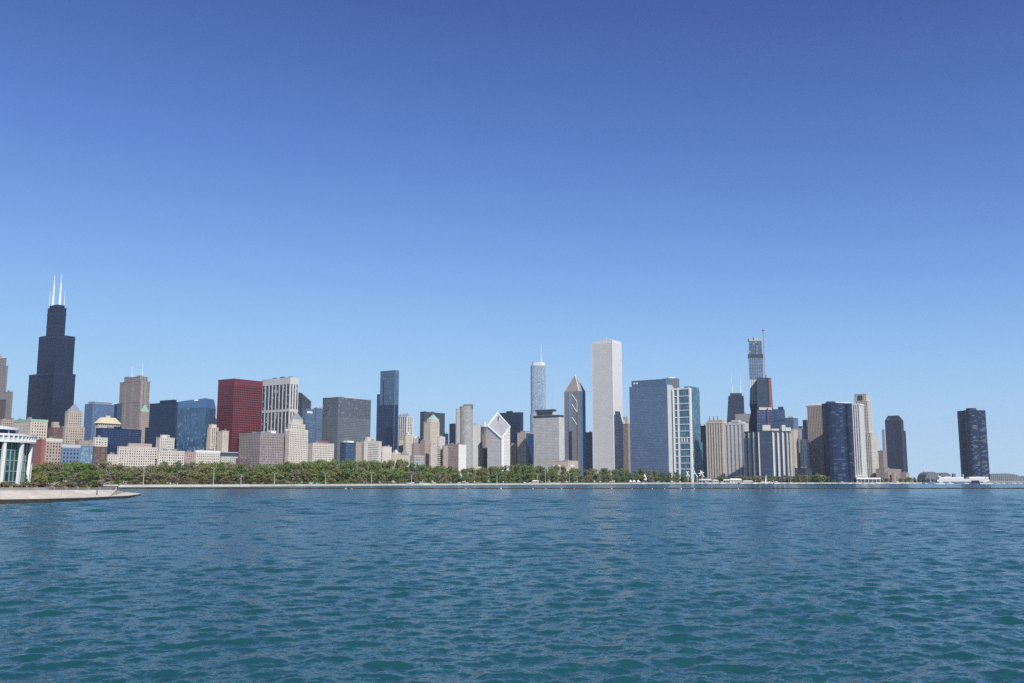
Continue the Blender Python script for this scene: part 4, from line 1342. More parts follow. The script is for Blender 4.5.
# upper edge of the slope, with its height above the water
inset_px = [(-140, 491.2, 3.4), (-60, 490.8, 3.35), (0, 490.4, 3.3), (50, 490.2, 3.2), (85, 490.0, 3.0), (117, 489.8, 2.8), (126, 492.2, 1.5), (138.5, 492.9, .9)]
inset, zin = [], []
for x, y, z in inset_px:
    inset.append(Vector(gxy(x, (HC - z) * 976 / (y - YH)))); zin.append(z)
tip_back = Vector(gxy(137.5, 405))
E0 = Vector(gxy(101, 440)); E1 = Vector((-420, 470)); E2 = Vector((-420, 300))
ZT = 3.3
zf = [1.15, 1.15, 1.15, 1.1, 1.05, 1.0, .8, .7]
dk, face = MB(), MB()
for i in range(len(front) - 1):
    a, c, ia, ic = front[i], front[i + 1], inset[i], inset[i + 1]
    dk.quad((a.x, a.y, zf[i]), (c.x, c.y, zf[i + 1]), (ic.x, ic.y, zin[i + 1]), (ia.x, ia.y, zin[i]))
    face.quad((a.x, a.y, -1), (c.x, c.y, -1), (c.x, c.y, zf[i + 1]), (a.x, a.y, zf[i]))
c, ic = front[-1], inset[-1]
face.quad((c.x, c.y, -1), (tip_back.x, tip_back.y, -1), (tip_back.x, tip_back.y, .7), (c.x, c.y, .7))
bq = Vector(gxy(119, 420))
dk.poly([(c.x, c.y, .7), (tip_back.x, tip_back.y, .7), (bq.x, bq.y, 1.1), (inset[5].x, inset[5].y, 1.4), (inset[6].x, inset[6].y, 1.5), (ic.x, ic.y, .9)])
dk.poly([(inset[5].x, inset[5].y, 1.4), (inset[5].x, inset[5].y, zin[5]), (inset[6].x, inset[6].y, 1.5)])
rev = thing('revetment', 'pale sloping concrete revetment of the near promenade at the left', 'seawall', (front[2].x, front[2].y, 0))
dk.build('slope', M['quay'], rev)
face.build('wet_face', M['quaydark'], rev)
for i in range(len(front) - 3):            # expansion joints between the slabs
    for t in (0.0, .33, .66):
        jo = MB()
        a = front[i].lerp(front[i + 1], t); b_ = inset[i].lerp(inset[i + 1], t)
        z0, z1 = .85, zin[i] * (1 - t) + zin[i + 1] * t
        d = (front[i + 1] - front[i]).normalized() * .07
        jo.quad((a.x - d.x, a.y - d.y, z0 + .012), (a.x + d.x, a.y + d.y, z0 + .012), (b_.x + d.x, b_.y + d.y, z1 + .012), (b_.x - d.x, b_.y - d.y, z1 + .012))
        jo.build('joint', M['parapet'], rev)
terr = MB()
tb = [(-600, 470), (-420, 470), (-330, 470), (-260, 470), (-200, 465), tuple(bq)]
for i in range(5):
    a, c = inset[i], inset[i + 1]
    terr.quad((a.x, a.y, zin[i] + .003), (c.x, c.y, zin[i + 1] + .003), (*tb[i + 1], 3.0), (*tb[i], 3.0))
a = inset[5]
terr.quad((a.x, a.y, -1.5), (*tb[5], -1.5), (*tb[5], 3.0), (a.x, a.y, zin[5] + .003))
struct('promenade', terr, M['quay'])
gr_ = MB()
for i in range(5):
    a, c = inset[i], inset[i + 1]
    pa, pc = Vector(tb[i]), Vector(tb[i + 1])
    a2, c2, pa2, pc2 = a.lerp(pa, .06), c.lerp(pc, .06 if i < 4 else .3), a.lerp(pa, .95), c.lerp(pc, .95 if i < 4 else .9)
    gr_.quad((a2.x, a2.y, zin[i] + .03), (c2.x, c2.y, zin[i + 1] + .05), (pc2.x, pc2.y, 3.05), (pa2.x, pa2.y, 3.05))
struct('terrace_lawn', gr_, M['grass'])
# balustrade: wall with posts and coping
pw = thing('parapet_wall', 'grey parapet wall with posts above the pale sloping promenade', 'wall', (inset[2].x, inset[2].y, ZT))
wl, cp = MB(), MB()
for i in range(5):
    a, c = inset[i], inset[i + 1]
    dv = (c - a).normalized(); nr = Vector((-dv.y, dv.x))
    za, zc = zin[i], zin[i + 1]
    def run(mb, o0, o1, h0, h1):
        A0, C0, A1, C1 = a + nr * o0, c + nr * o0, a + nr * o1, c + nr * o1
        mb.quad((A0.x, A0.y, za + h0), (C0.x, C0.y, zc + h0), (C0.x, C0.y, zc + h1), (A0.x, A0.y, za + h1))
        mb.quad((A0.x, A0.y, za + h1), (C0.x, C0.y, zc + h1), (C1.x, C1.y, zc + h1), (A1.x, A1.y, za + h1))
        mb.quad((C1.x, C1.y, zc + h0), (A1.x, A1.y, za + h0), (A1.x, A1.y, za + h1), (C1.x, C1.y, zc + h1))
    run(wl, .4, .8, -.2, .75)
    run(cp, .3, .9, .752, .88)
    ln = (c - a).length
    k = max(2, int(ln / 8))
    for j in range(k):
        t = (j + .5) / k
        q = a.lerp(c, t) + nr * .6
        ps = MB(); ps.box((q.x, q.y, za * (1 - t) + zc * t + .5), (.6, .8, 1.1), math.atan2(dv.y, dv.x)); ps.build('post', M['parapet'], pw)
wl.build('wall', M['parapet'], pw)
cp.build('coping', M['parapet'], pw)
p0, p1 = Vector(gxy(93.5, 352)), Vector(gxy(117.3, 356))
kb = thing('stone_kiosk', 'low flat roofed stone block at the end of the grey parapet wall', 'block', (p0.x, p0.y, 2.7))
kp = [tuple(p0), tuple(p1), (p1.x - 1.5, p1.y + 5), (p0.x - 1.5, p0.y + 5)]
m = MB(); m.prism(kp, 2.5, 4.1); m.build('base', M['parapet'], kb)
m = MB(); m.prism(outset(kp, .4), 4.103, 4.55); m.build('roof', M['seawall'], kb)

# --- aquarium: round glass hall with white fins
Ya = 321
ca = Vector((-180.5, Ya))
RA = 20.0
aq = thing('aquarium_building', 'curved glass aquarium hall with white leaning columns at the left edge', 'aquarium', (ca.x, ca.y, ZT))
z1 = 18.3
NSEG = 72


def arcp(r, a):
    return (ca.x + r * math.sin(a), ca.y - r * math.cos(a))


def ringp(r):
    return [arcp(r, -2 * math.pi * i / NSEG) for i in range(NSEG)][::-1]


m = MB(); m.prism(ringp(RA - 1.3), ZT, z1 + .5, False)
M['g_aq'] = glass('aquarium_glass', (.02, .06, .065), 2.2, 2.7, .5, .08, (.05, .12, .13), .06)
m.build('glass_wall', M['g_aq'], aq)
M['tealmetal'] = plain('pale_teal_metal', (.22, .34, .34), .5)
mu = MB()
step = math.radians(20.8)
a0 = math.radians(61.8)
for k in range(-4, 9):
    for j in (1, 2, 3):
        a = a0 + (k + j / 4) * step
        p = arcp(RA - 1.2, a)
        mu.box((*p, (ZT + z1) / 2), (.16 if j != 2 else .34, .2, z1 - ZT), -a + math.pi if False else a)
for zz in np.linspace(ZT + 2.2, z1 - 2.6, 4):
    inn, ou = ringp(RA - 1.32), ringp(RA - 1.08)
    for i in range(NSEG):
        j = (i + 1) % NSEG
        a, c, d, e2 = ou[i], ou[j], inn[j], inn[i]
        mu.quad((*a, zz), (*c, zz), (*c, zz + .22), (*a, zz + .22))
        mu.quad((*a, zz + .22), (*c, zz + .22), (*d, zz + .22), (*e2, zz + .22))
        mu.quad((*e2, zz), (*d, zz), (*c, zz), (*a, zz))
mu.build('mullions', M['tealmetal'], aq)
for k in range(-4, 8):
    a = a0 + k * step
    m = MB()
    pts = []
    for z, r, hw in ((ZT - .2, RA - .75, .58), (z1, RA - .05, .46)):
        u = (math.cos(a), math.sin(a))
        v = (math.sin(a), -math.cos(a))
        pts.append(([(ca.x + v[0] * (r + dr) + u[0] * s, ca.y + v[1] * (r + dr) + u[1] * s) for s, dr in ((-hw, .5), (hw, .5), (hw * .8, -.5), (-hw * .8, -.5))], z))
    m.loft(pts)
    m.build('column', M['wpaint'], aq)
# parapet ring with recessed panels
M['aqpanel'] = plain('blue_grey_panel', (.38, .43, .49), .5)
m = MB(); m.prism(ringp(RA + .25), z1 + .2, z1 + 2.6); m.build('parapet_panels', M['aqpanel'], aq)
fr = MB()
def rband(mb, r0, r1, za, zb):
    inn, ou = ringp(r0), ringp(r1)
    for i in range(NSEG):
        j = (i + 1) % NSEG
        mb.quad((*ou[i], za), (*ou[j], za), (*ou[j], zb), (*ou[i], zb))
        mb.quad((*ou[i], zb), (*ou[j], zb), (*inn[j], zb), (*inn[i], zb))
        mb.quad((*inn[i], za), (*inn[j], za), (*ou[j], za), (*ou[i], za))
rband(fr, RA + .2, RA + .75, z1, z1 + .6)
rband(fr, RA + .2, RA + .75, z1 + 2.1, z1 + 2.75)
for k in range(-8, 44):
    a = a0 + k * step / 4 + step / 8
    p = arcp(RA + .45, a)
    fr.box((*p, z1 + 1.35), (.38, .56, 1.55), a)
fr.build('parapet_frame', M['wpaint'], aq)
m = MB(); m.prism(ringp(RA - 5.2), z1 + 2.61, z1 + 4.3, True); m.build('clerestory', M['g_black'], aq)
for k in range(-6, 14):
    cl = MB()
    p = arcp(RA - 5.15, a0 + k * step)
    cl.box((*p, z1 + 3.5), (.3, .3, 1.6), a0 + k * step)
    cl.build('clerestory_post', M['wpaint'], aq)
m = MB(); m.prism(ringp(RA - 4.4), z1 + 4.31, z1 + 5.2); m.build('roof', M['wpaint'], aq)
m = MB(); m.loft([(ringp(RA - 5.2), z1 + 5.204), (ringp(RA - 9), z1 + 5.9)]); m.build('upper_roof', M['silver'], aq)

# --- long viaduct wall and small waterfront structures on the right
Yv2 = 2060
via = thing('viaduct', 'pale road viaduct wall at the foot of the dark rounded tower', 'viaduct', (*gxy(843, Yv2), LAND))
A, C = gxy(820, Yv2 - 8), gxy(868, Yv2 + 6)
m = MB(); m.prism([A, C, (C[0], C[1] + 10), (A[0], A[1] + 10)], zat(477.2, Yv2), zat(475.3, Yv2)); m.build('deck', M['pconcrete'], via)
for i in range(9):
    t = (i + .5) / 9
    p = (A[0] + (C[0] - A[0]) * t, A[1] + (C[1] - A[1]) * t + 4)
    m = MB(); m.box((*p, (LAND + zat(477.2, Yv2)) / 2), (2, 6, zat(477.2, Yv2) - LAND - .01)); m.build('pillar', M['concrete'], via)
ter = thing('boat_house', 'low white waterfront pavilion with dark openings below the cream stepped tower', 'pavilion', (*gxy(864, 2035), LAND))
A, C = gxy(857, 2030), gxy(880, 2034)
m = MB(); m.prism([A, C, (C[0], C[1] + 8), (A[0], A[1] + 8)], LAND, LAND + 7); m.build('wall', M['dgrey'], ter)
m = MB(); m.prism([(A[0] - 1, A[1] - 1), (C[0] + 1, C[1] - 1), (C[0] + 1, C[1] + 9), (A[0] - 1, A[1] + 9)], LAND + 7.004, LAND + 10); m.build('roof', M['wpaint'], ter)
for i in range(7):
    t = i / 6
    p = (A[0] + (C[0] - A[0]) * t, A[1] + (C[1] - A[1]) * t - .4)
    m = MB(); m.box((*p, LAND + 3.5), (1, .7, 7)); m.build('column', M['pale'], ter)


def pavilion(x0, x1, Y, h, label, roof, wall, awn=True):
    A, C = gxy(x0, Y), gxy(x1, Y)
    t = thing('harbour_pavilion', label, 'pavilion', ((A[0] + C[0]) / 2, Y, LAND), 'harbour pavilions')
    m = MB(); m.prism([(A[0] + 1, A[1]), (C[0] - 1, C[1]), (C[0] - 1, C[1] + 8), (A[0] + 1, A[1] + 8)], LAND, LAND + h * .6); m.build('wall', M[wall], t)
    m = MB(); m.loft([([(A[0], A[1] - 2), (C[0], C[1] - 2), (C[0], C[1] + 9), (A[0], A[1] + 9)], LAND + h * .6 + .01), ([(A[0] + 2, A[1] + 2), (C[0] - 2, C[1] + 2), (C[0] - 2, C[1] + 5), (A[0] + 2, A[1] + 5)], LAND + h)]); m.build('roof', M[roof], t)
    nn_ = max(3, int((C[0] - A[0]) / 6))
    for i in range(nn_ + 1):
        p = (A[0] + .5 + (C[0] - A[0] - 1) * i / nn_, A[1] - 1.5)
        m = MB(); m.box((*p, LAND + h * .3), (.5, .5, h * .6)); m.build('post', M['wpaint'], t)
    return t


pavilion(698.5, 712, 1975, 7.5, 'low grey roofed harbour pavilion below the navy slab on the shore', 'silver', 'dgrey')
pavilion(712.5, 718.5, 1978, 6, 'small pale harbour hut right of the grey roofed pavilion', 'pale', 'pale')
pavilion(723, 731, 1985, 7, 'brown sided harbour pavilion left of the long white marquee', 'silver', 'brown')
pavilion(729.5, 742, 1980, 8, 'long white roofed harbour marquee on the shore', 'wpaint', 'pale')
pavilion(743, 753, 1990, 4, 'low white canopy right of the long white roofed marquee', 'wpaint', 'pale')

# --- white leaning masts
ms = thing('mast_sculpture', 'white leaning crossed masts at the foot of the white framed tower', 'sculpture', (*gxy(695, 1990), LAND))
for (xa, ya, xb, yb) in ((686, 471, 689.5, 476.5), (688.3, 471, 686.6, 476.5), (694, 471, 697.5, 477), (700, 470.5, 704, 477), (702.2, 470.8, 699.5, 476), (695, 473.6, 692, 473.8), (704, 472.5, 698.5, 473.6)):
    a, c = at(xa, ya, 1992), at(xb, yb, 1990)
    c.z = max(c.z, LAND + 4)
    m = MB(); m.tube(a, c, .75, .9, 6); m.build('mast', M['wpaint'], ms)
for (x, zb) in ((688, 476.5), (697, 477), (702, 476.5)):
    c = at(x, zb, 1990); m = MB(); m.tube((c.x, c.y, LAND), (c.x, c.y, c.z + 2), 1.2, .8, 6); m.build('pedestal', M['pale'], ms)

# --- pier buildings at the far right
Yp = 2900
M['haze_roof'] = stone('grey_pier_roof', (.16, .175, .2), .2, .7)


def barrel(x0, x1, y0, Y, label, name='pier_shed', ribs=10, asym=0.0):
    A, C = gxy(x0, Y), gxy(x1, Y)
    t = thing(name, label, 'pier building', ((A[0] + C[0]) / 2, Y, LAND))
    h = zat(y0, Y) - LAND
    cx, w = (A[0] + C[0]) / 2, (C[0] - A[0]) / 2
    prof = [(cx + w * math.cos(math.pi * i / 20), LAND + 2 + (h - 2) * math.sin(math.pi * i / 20) ** .75) for i in range(21)]
    m = MB()
    for (xa, za), (xb, zb) in zip(prof, prof[1:]):
        m.quad((xa, Y, za), (xb, Y, zb), (xb, Y + 60, zb), (xa, Y + 60, za))
    m.poly([(x, Y, z) for x, z in reversed(prof)]); m.poly([(x, Y + 60, z) for x, z in prof])
    m.build('roof', M['haze_roof'], t)
    m = MB(); m.prism([(cx - w, Y - .4), (cx + w, Y - .4), (cx + w, Y + 60), (cx - w, Y + 60)], LAND, LAND + 2); m.build('base', M['concrete'], t)
    for i in range(1, ribs):
        u = -1 + 2 * i / ribs
        zz = LAND + 2 + (h - 2) * (1 - u * u) ** .375
        m = MB(); m.box((cx + w * u, Y - .5, (LAND + 2 + zz) / 2), (.9, .8, zz - LAND - 2)); m.build('rib', M['grey'], t)
    return t


barrel(925.5, 941, 471.8, Yp, 'rounded grey pier hall left of the lone dark tower')
barrel(940, 952.5, 472.6, Yp + 90, 'smaller rounded grey pier hall just left of the lone dark tower')
barrel(988, 1023, 473.4, Yp - 60, 'wide arched grey pier hall right of the lone dark tower', ribs=18)
barrel(1021, 1050, 475.8, Yp + 70, 'low arched grey hall cut off by the right edge')
t = thing('pier_house', 'little pink roofed pier house between the grey pier halls and the dark tower', 'pier building', (*gxy(957, 2500), LAND))
A, C = gxy(952.5, 2480), gxy(961.5, 2480)
m = MB(); m.prism([A, C, (C[0], C[1] + 14), (A[0], A[1] + 14)], LAND, zat(477, 2480)); m.build('wall', M['rose'], t)
m = MB(); m.prism([(A[0] + 3, A[1] + 2), (A[0] + 10, A[1] + 2), (A[0] + 10, A[1] + 9), (A[0] + 3, A[1] + 9)], zat(477, 2480) + .004, zat(473.5, 2480)); m.build('turret', M['grey'], t)
m = MB(); m.prism([(A[0] - .6, A[1] - .6), (C[0] + .6, C[1] - .6), (C[0] + .6, C[1] + 15), (A[0] - .6, A[1] + 15)], zat(477, 2480) - 1.2, zat(477, 2480) - .01); m.build('eaves', M['redroof'], t)
# ------------------------------------------------------------------ park trees
def leaf_mat(name, c, c2, twig=None):
    m, nt, b = principled(name)
    oi = N(nt, 'ShaderNodeObjectInfo')
    tc = N(nt, 'ShaderNodeTexCoord')
    n1 = N(nt, 'ShaderNodeTexNoise'); n1.inputs['Scale'].default_value = .35; n1.inputs['Detail'].default_value = 4
    L(nt, tc.outputs['Object'], n1.inputs['Vector'])
    ad = N(nt, 'ShaderNodeMath', operation='MULTIPLY_ADD')
    L(nt, oi.outputs['Random'], ad.inputs[0]); ad.inputs[1].default_value = .55
    L(nt, n1.outputs['Fac'], ad.inputs[2])
    mr = N(nt, 'ShaderNodeMapRange'); mr.inputs['From Min'].default_value = .3; mr.inputs['From Max'].default_value = 1.2
    L(nt, ad.outputs[0], mr.inputs['Value'])
    mx = N(nt, 'ShaderNodeMix', data_type='RGBA')
    mx.inputs['A'].default_value = rgb(c); mx.inputs['B'].default_value = rgb(c2)
    L(nt, mr.outputs[0], mx.inputs['Factor']); L(nt, mx.outputs['Result'], b.inputs['Base Color'])
    b.inputs['Roughness'].default_value = .8
    b.inputs['Specular IOR Level'].default_value = .15
    return m


LEAF = {
    'green': leaf_mat('green_leaves', (.09, .135, .035), (.165, .21, .065)),
    'olive': leaf_mat('olive_leaves', (.12, .13, .048), (.19, .195, .075)),
    'dark green': leaf_mat('dark_leaves', (.06, .10, .038), (.11, .155, .06)),
    'grey brown': leaf_mat('budding_twigs', (.145, .13, .08), (.21, .19, .12)),
    'maroon': leaf_mat('maroon_leaves', (.065, .045, .038), (.12, .08, .065)),
    'rust': leaf_mat('rusty_leaves', (.15, .11, .065), (.22, .17, .105)),
    'bright green': leaf_mat('fresh_leaves', (.08, .14, .025), (.13, .20, .04)),
    'blossom': leaf_mat('blossom', (.33, .3, .24), (.45, .42, .36)),
}
M['bark'] = stone('bark', (.075, .06, .05), .3, .95, 1.5)


def crown_mesh(name, mat, seed, n=1500, kind='broad'):
    r = np.random.default_rng(seed)
    # clumps inside a unit crown: height 0..1, radius about 0.5
    cl = []
    if kind == 'broad':
        for _ in range(20):
            a = r.uniform(0, 2 * np.pi); h = r.uniform(.14, .88)
            rad = .40 * np.sqrt(max(0.05, 1 - ((h - .5) / .5) ** 2)) * r.uniform(.5, 1.05)
            cl.append((rad * np.cos(a), rad * np.sin(a), h, r.uniform(.13, .21)))
        cl.append((0, 0, .58, .26)); cl.append((0, 0, .36, .22)); cl.append((0, 0, .85, .17))
    elif kind == 'shrub':
        for _ in range(9):
            a = r.uniform(0, 2 * np.pi); rad = r.uniform(.1, .55)
            cl.append((rad * np.cos(a), rad * np.sin(a), r.uniform(.25, .75), r.uniform(.2, .33)))
    else:
        for k in range(14):
            h = .08 + .9 * k / 13
            for _ in range(3):
                a = r.uniform(0, 2 * np.pi); rad = .24 * (1 - h) + .02
                cl.append((rad * np.cos(a), rad * np.sin(a), h, .10 * (1.15 - h) + .02))
    cl = np.array(cl)
    wts = cl[:, 3] ** 2; wts /= wts.sum()
    idx = r.choice(len(cl), n, p=wts)
    d = r.normal(size=(n, 3)); d /= np.linalg.norm(d, axis=1)[:, None]
    rad = cl[idx, 3] * r.uniform(.45, 1.08, n)
    P = cl[idx, :3] + d * rad[:, None] * np.array([1, 1, .85])
    P[:, 2] = np.clip(P[:, 2], .03, 1.02)
    nr = d + r.normal(size=(n, 3)) * .45; nr /= np.linalg.norm(nr, axis=1)[:, None]
    t = np.cross(nr, r.normal(size=(n, 3))); t /= np.linalg.norm(t, axis=1)[:, None]
    s = np.cross(nr, t)
    sz = r.uniform(.020, .044, n)[:, None] * (1.5 if kind == 'shrub' else 1)
    V = np.stack([P - t * sz - s * sz * .6, P + t * sz - s * sz * .5, P + t * sz * .8 + s * sz * .7, P - t * sz * .7 + s * sz * .6], 1).reshape(-1, 3)
    me = bpy.data.meshes.new(name)
    me.from_pydata(V.tolist(), [], [(4 * i, 4 * i + 1, 4 * i + 2, 4 * i + 3) for i in range(n)])
    me.materials.append(mat)
    return me


def trunk_mesh(seed, kind='broad'):
    r = random.Random(seed)
    m = MB()
    if kind == 'conifer':
        m.tube((0, 0, 0), (0, 0, .95), .02, .004, 6)
    elif kind == 'shrub':
        for k in range(5):
            a = r.uniform(0, 6.28); m.tube((0, 0, 0), (.25 * math.cos(a), .25 * math.sin(a), .55), .03, .01, 4)
    else:
        m.tube((0, 0, 0), (.01, 0, .34), .026, .019, 7)
        for k in range(7):
            a = k * .9 + r.uniform(-.3, .3)
            l = r.uniform(.16, .3)
            b0 = (.01, 0, r.uniform(.22, .36)); b1 = (l * math.cos(a), l * math.sin(a), r.uniform(.5, .75))
            m.tube(b0, b1, .013, .005, 5)
            m.tube(b1, (b1[0] * 1.3, b1[1] * 1.3 + .03, b1[2] + .14), .005, .002, 4)
        m.tube((.01, 0, .33), (.0, .02, .85), .018, .004, 5)
    return m.mesh('trunk', M['bark'])


CROWN, TRUNK = {}, {k: [trunk_mesh(s, k) for s in (1, 2)] for k in ('broad', 'shrub', 'conifer')}
for i, (c, mt) in enumerate(LEAF.items()):
    CROWN[c, 'broad'] = [crown_mesh('crown', mt, 10 * i + s, 1150 if c == 'grey brown' else 1700) for s in range(3)]
    CROWN[c, 'shrub'] = [crown_mesh('crown', mt, 500 + 10 * i + s, 420, 'shrub') for s in range(2)]
CROWN['dark green', 'conifer'] = [crown_mesh('crown', LEAF['dark green'], 900, 900, 'conifer')]

TREES = []       # (root, colour, kind, px, row)


def plant(x, Y, h, w, colour, kind, row, zbase=LAND):
    r = rt
    p = gxy(x, Y)
    nm = {'broad': 'tree', 'shrub': 'shrub', 'conifer': 'conifer_tree'}[kind]
    o = bpy.data.objects.new(nm, None)
    COL.objects.link(o)
    o.location = (p[0], p[1], zbase)
    o.rotation_euler = (0, 0, r.uniform(0, 6.28))
    o.scale = (w, w, h)
    for part, me in (('trunk', r.choice(TRUNK[kind])), ('crown', r.choice(CROWN[colour, kind]))):
        c = bpy.data.objects.new(part, me)
        COL.objects.link(c)
        c.parent = o
    TREES.append((o, colour, kind, x, row))
    return o


rt = random.Random(21)
PROF = [(30, 466), (40, 463), (62, 462), (85, 463), (95, 461), (107, 461.5), (120, 465), (140, 467), (160, 462.5), (178, 463), (200, 462), (222, 462.5), (250, 464.5), (280, 463), (305, 462), (320, 460), (342, 459.5), (362, 460.5), (376, 462.5), (385, 460), (400, 460.5), (412, 463), (430, 466), (448, 466), (470, 469), (484, 468), (498, 465), (520, 464.8), (545, 466), (565, 466.5), (585, 469), (600, 467.5), (622, 468.5), (640, 469.5), (660, 470.5), (676, 472.5), (686, 476)]
PROF2 = [(690, 477.5), (705, 477), (720, 476.5), (740, 474.5), (760, 475), (785, 475), (805, 474), (815, 473), (826, 475), (835, 478), (860, 478), (900, 478), (912, 474.5), (922, 476.5), (930, 479)]


def lerpt(T, x):
    if x <= T[0][0]: return T[0][1]
    for (a, ya), (b_, yb) in zip(T, T[1:]):
        if x <= b_: return ya + (yb - ya) * (x - a) / (b_ - a)
    return T[-1][1]


def colour_at(x, row):
    u = rt.random()
    if row == 'back':
        if x < 60: return 'olive' if u < .5 else 'grey brown'
        if x < 92: return 'bright green' if u < .8 else 'green'
        if x < 160: return 'grey brown' if u < .65 else 'olive'
        if x < 215: return 'green' if u < .4 else 'dark green' if u < .6 else 'olive'
        if x < 300: return 'olive' if u < .45 else 'green' if u < .75 else 'grey brown'
        if x < 420: return 'green' if u < .55 else 'dark green' if u < .75 else 'olive'
        if x < 690: return 'green' if u < .4 else 'olive' if u < .75 else 'dark green'
        return 'grey brown' if u < .4 else 'olive' if u < .7 else 'green'
    if x < 160: return 'grey brown' if u < .35 else 'olive' if u < .8 else 'green'
    if x < 330: return 'grey brown' if u < .4 else 'olive' if u < .8 else 'green'
    if x < 460: return 'olive' if u < .5 else 'green' if u < .85 else 'grey brown'
    return 'green' if u < .45 else 'olive' if u < .8 else 'dark green'


# back row: tops follow the skyline of the park
x = 26.0
while x < 688:
    xx = x + rt.uniform(-1.2, 1.2)
    Y = shoreY(xx) + rt.uniform(95, 170)
    yt = lerpt(PROF, xx) - 1.3 + rt.uniform(-.4, 2.0)
    h = zat(yt, Y) - LAND
    plant(xx, Y, h, rt.uniform(.8, 1.05) * min(h, 18), colour_at(xx, 'back'), 'broad', 'back')
    x += rt.uniform(5.6, 7.6)
x = 32.0
while x < 686:
    xx = x + rt.uniform(-1.5, 1.5)
    Y = shoreY(xx) + rt.uniform(50, 80)
    yt = lerpt(PROF, xx)
    yt = yt + (483.5 - yt) * rt.uniform(.3, .5)
    h = zat(yt, Y) - LAND
    plant(xx, Y, h, rt.uniform(1.0, 1.25) * h, colour_at(xx, 'front'), 'broad', 'front')
    x += rt.uniform(7.2, 9.8)
# shrubs by the shore path
x = 118.0
while x < 560:
    Y = shoreY(x) + rt.uniform(16, 34)
    seg = int(x / 14) % 5
    if x < 300: col = 'maroon' if rt.random() < .62 else 'bright green' if rt.random() < .4 else 'rust'
    elif x < 420: col = 'rust' if rt.random() < .35 else 'olive' if rt.random() < .5 else 'maroon'
    else: col = 'olive' if rt.random() < .6 else 'dark green'
    h = rt.uniform(3.2, 6.2) if x < 420 else rt.uniform(2.5, 4.5)
    if not (400 < x < 428 or 545 < x):
        plant(x, Y, h, h * rt.uniform(1.1, 1.6), col, 'shrub', 'shrub')
    x += rt.uniform(6.5, 9.5)
for x in (122, 130, 175, 182, 190, 196, 232, 240, 268, 276, 284, 318):
    plant(x + rt.uniform(-2, 2), shoreY(x) + 12, rt.uniform(1.6, 2.6), rt.uniform(3.5, 5.5), 'bright green', 'shrub', 'shore')
for x in (100, 108, 116, 124, 132, 66, 74):
    plant(x, shoreY(x) + 45, rt.uniform(3.5, 5.5), rt.uniform(4.5, 6), 'blossom' if x in (100, 108, 66, 124) else 'rust', 'shrub', 'shrub')
# right hand shore
x = 690.0
while x < 934:
    if not (838 < x < 900 and rt.random() < .35):
        Y = shoreY(x) + rt.uniform(14, 36)
        yt = lerpt(PROF2, x) + rt.uniform(-.3, 2.2)
        h = max(4, zat(yt, Y) - LAND)
        plant(x, Y, h, h * rt.uniform(.8, 1.25), rt.choice(['green', 'olive', 'olive', 'grey brown', 'bright green'] if x > 735 else ['olive', 'grey brown', 'green']), 'broad', 'back')
    x += rt.uniform(3.9, 5.6)
# planting on the near promenade terrace
for (x, Y, h, w, col, kind) in (
        (26, 316, 4.3, 3.0, 'dark green', 'conifer'), (2, 312, 2.3, 4.5, 'rust', 'shrub'), (9, 315, 2.0, 4.0, 'olive', 'shrub'), (16, 313, 2.4, 4.5, 'rust', 'shrub'),
        (34, 318, 2.2, 4.4, 'rust', 'shrub'), (41, 320, 2.6, 4.2, 'maroon', 'shrub'), (48, 322, 1.9, 3.8, 'blossom', 'shrub'), (55, 326, 2.2, 4.4, 'olive', 'shrub'),
        (63, 330, 2.4, 4.8, 'rust', 'shrub'), (71, 334, 2.0, 4.4, 'maroon', 'shrub'), (79, 338, 2.3, 4.6, 'rust', 'shrub'), (87, 342, 2.0, 4.4, 'bright green', 'shrub'), (95, 346, 2.2, 4.4, 'maroon', 'shrub'),
        (40, 350, 4.6, 4.6, 'olive', 'broad'), (50, 360, 4.2, 4.0, 'dark green', 'broad')):
    plant(x, Y, h * (1.35 if kind == 'shrub' else 1.15), w * 1.25, col, kind, 'terrace', 3.0)

# labels: colour, size and what stands behind; equals are told apart by their order
MARKS = [(0, 38, 'aquarium'), (38, 62, 'green roofed hotel'), (62, 95, 'pyramid topped beige tower'), (95, 118, 'brown brick block'), (118, 158, 'long white hotel'), (158, 190, 'navy slab tower'),
         (190, 218, 'white roofed building'), (218, 240, 'crimson tower'), (240, 262, 'granite block left half'), (262, 285, 'granite block right half'), (285, 309, 'beehive tower'),
         (309, 334, 'brown roofed white building'), (334, 358, 'dark blue glass corner'), (358, 383, 'square white framed building'), (383, 410, 'gabled club house'), (410, 432, 'green tipped cream tower'),
         (432, 456, 'brown gridded block'), (456, 482, 'curved apartment tower'), (482, 512, 'diamond roofed tower'), (512, 535, 'striped cream slab'), (535, 564, 'grey limestone slab'),
         (564, 592, 'chevron tower'), (592, 622, 'tall white tower'), (622, 648, 'blue gridded tower left half'), (648, 674, 'blue gridded tower right half'), (674, 706, 'white framed tower'),
         (706, 745, 'cream ribbed tower'), (745, 770, 'wide ribbed slab left half'), (770, 806, 'wide ribbed slab right half'), (806, 827, 'brown ribbed tower'), (827, 855, 'dark rounded tower'),
         (855, 880, 'cream stepped tower'), (880, 910, 'chamfered dark tower'), (910, 926, 'shore right end'), (926, 960, 'white passenger ship'), (960, 990, 'lone dark tower'), (990, 1008, 'arched pier hall'), (1008, 1100, 'arched pier hall right end')]


def mark(x):
    for a, b_, n in MARKS:
        if a <= x < b_: return n
    return MARKS[-1][2]


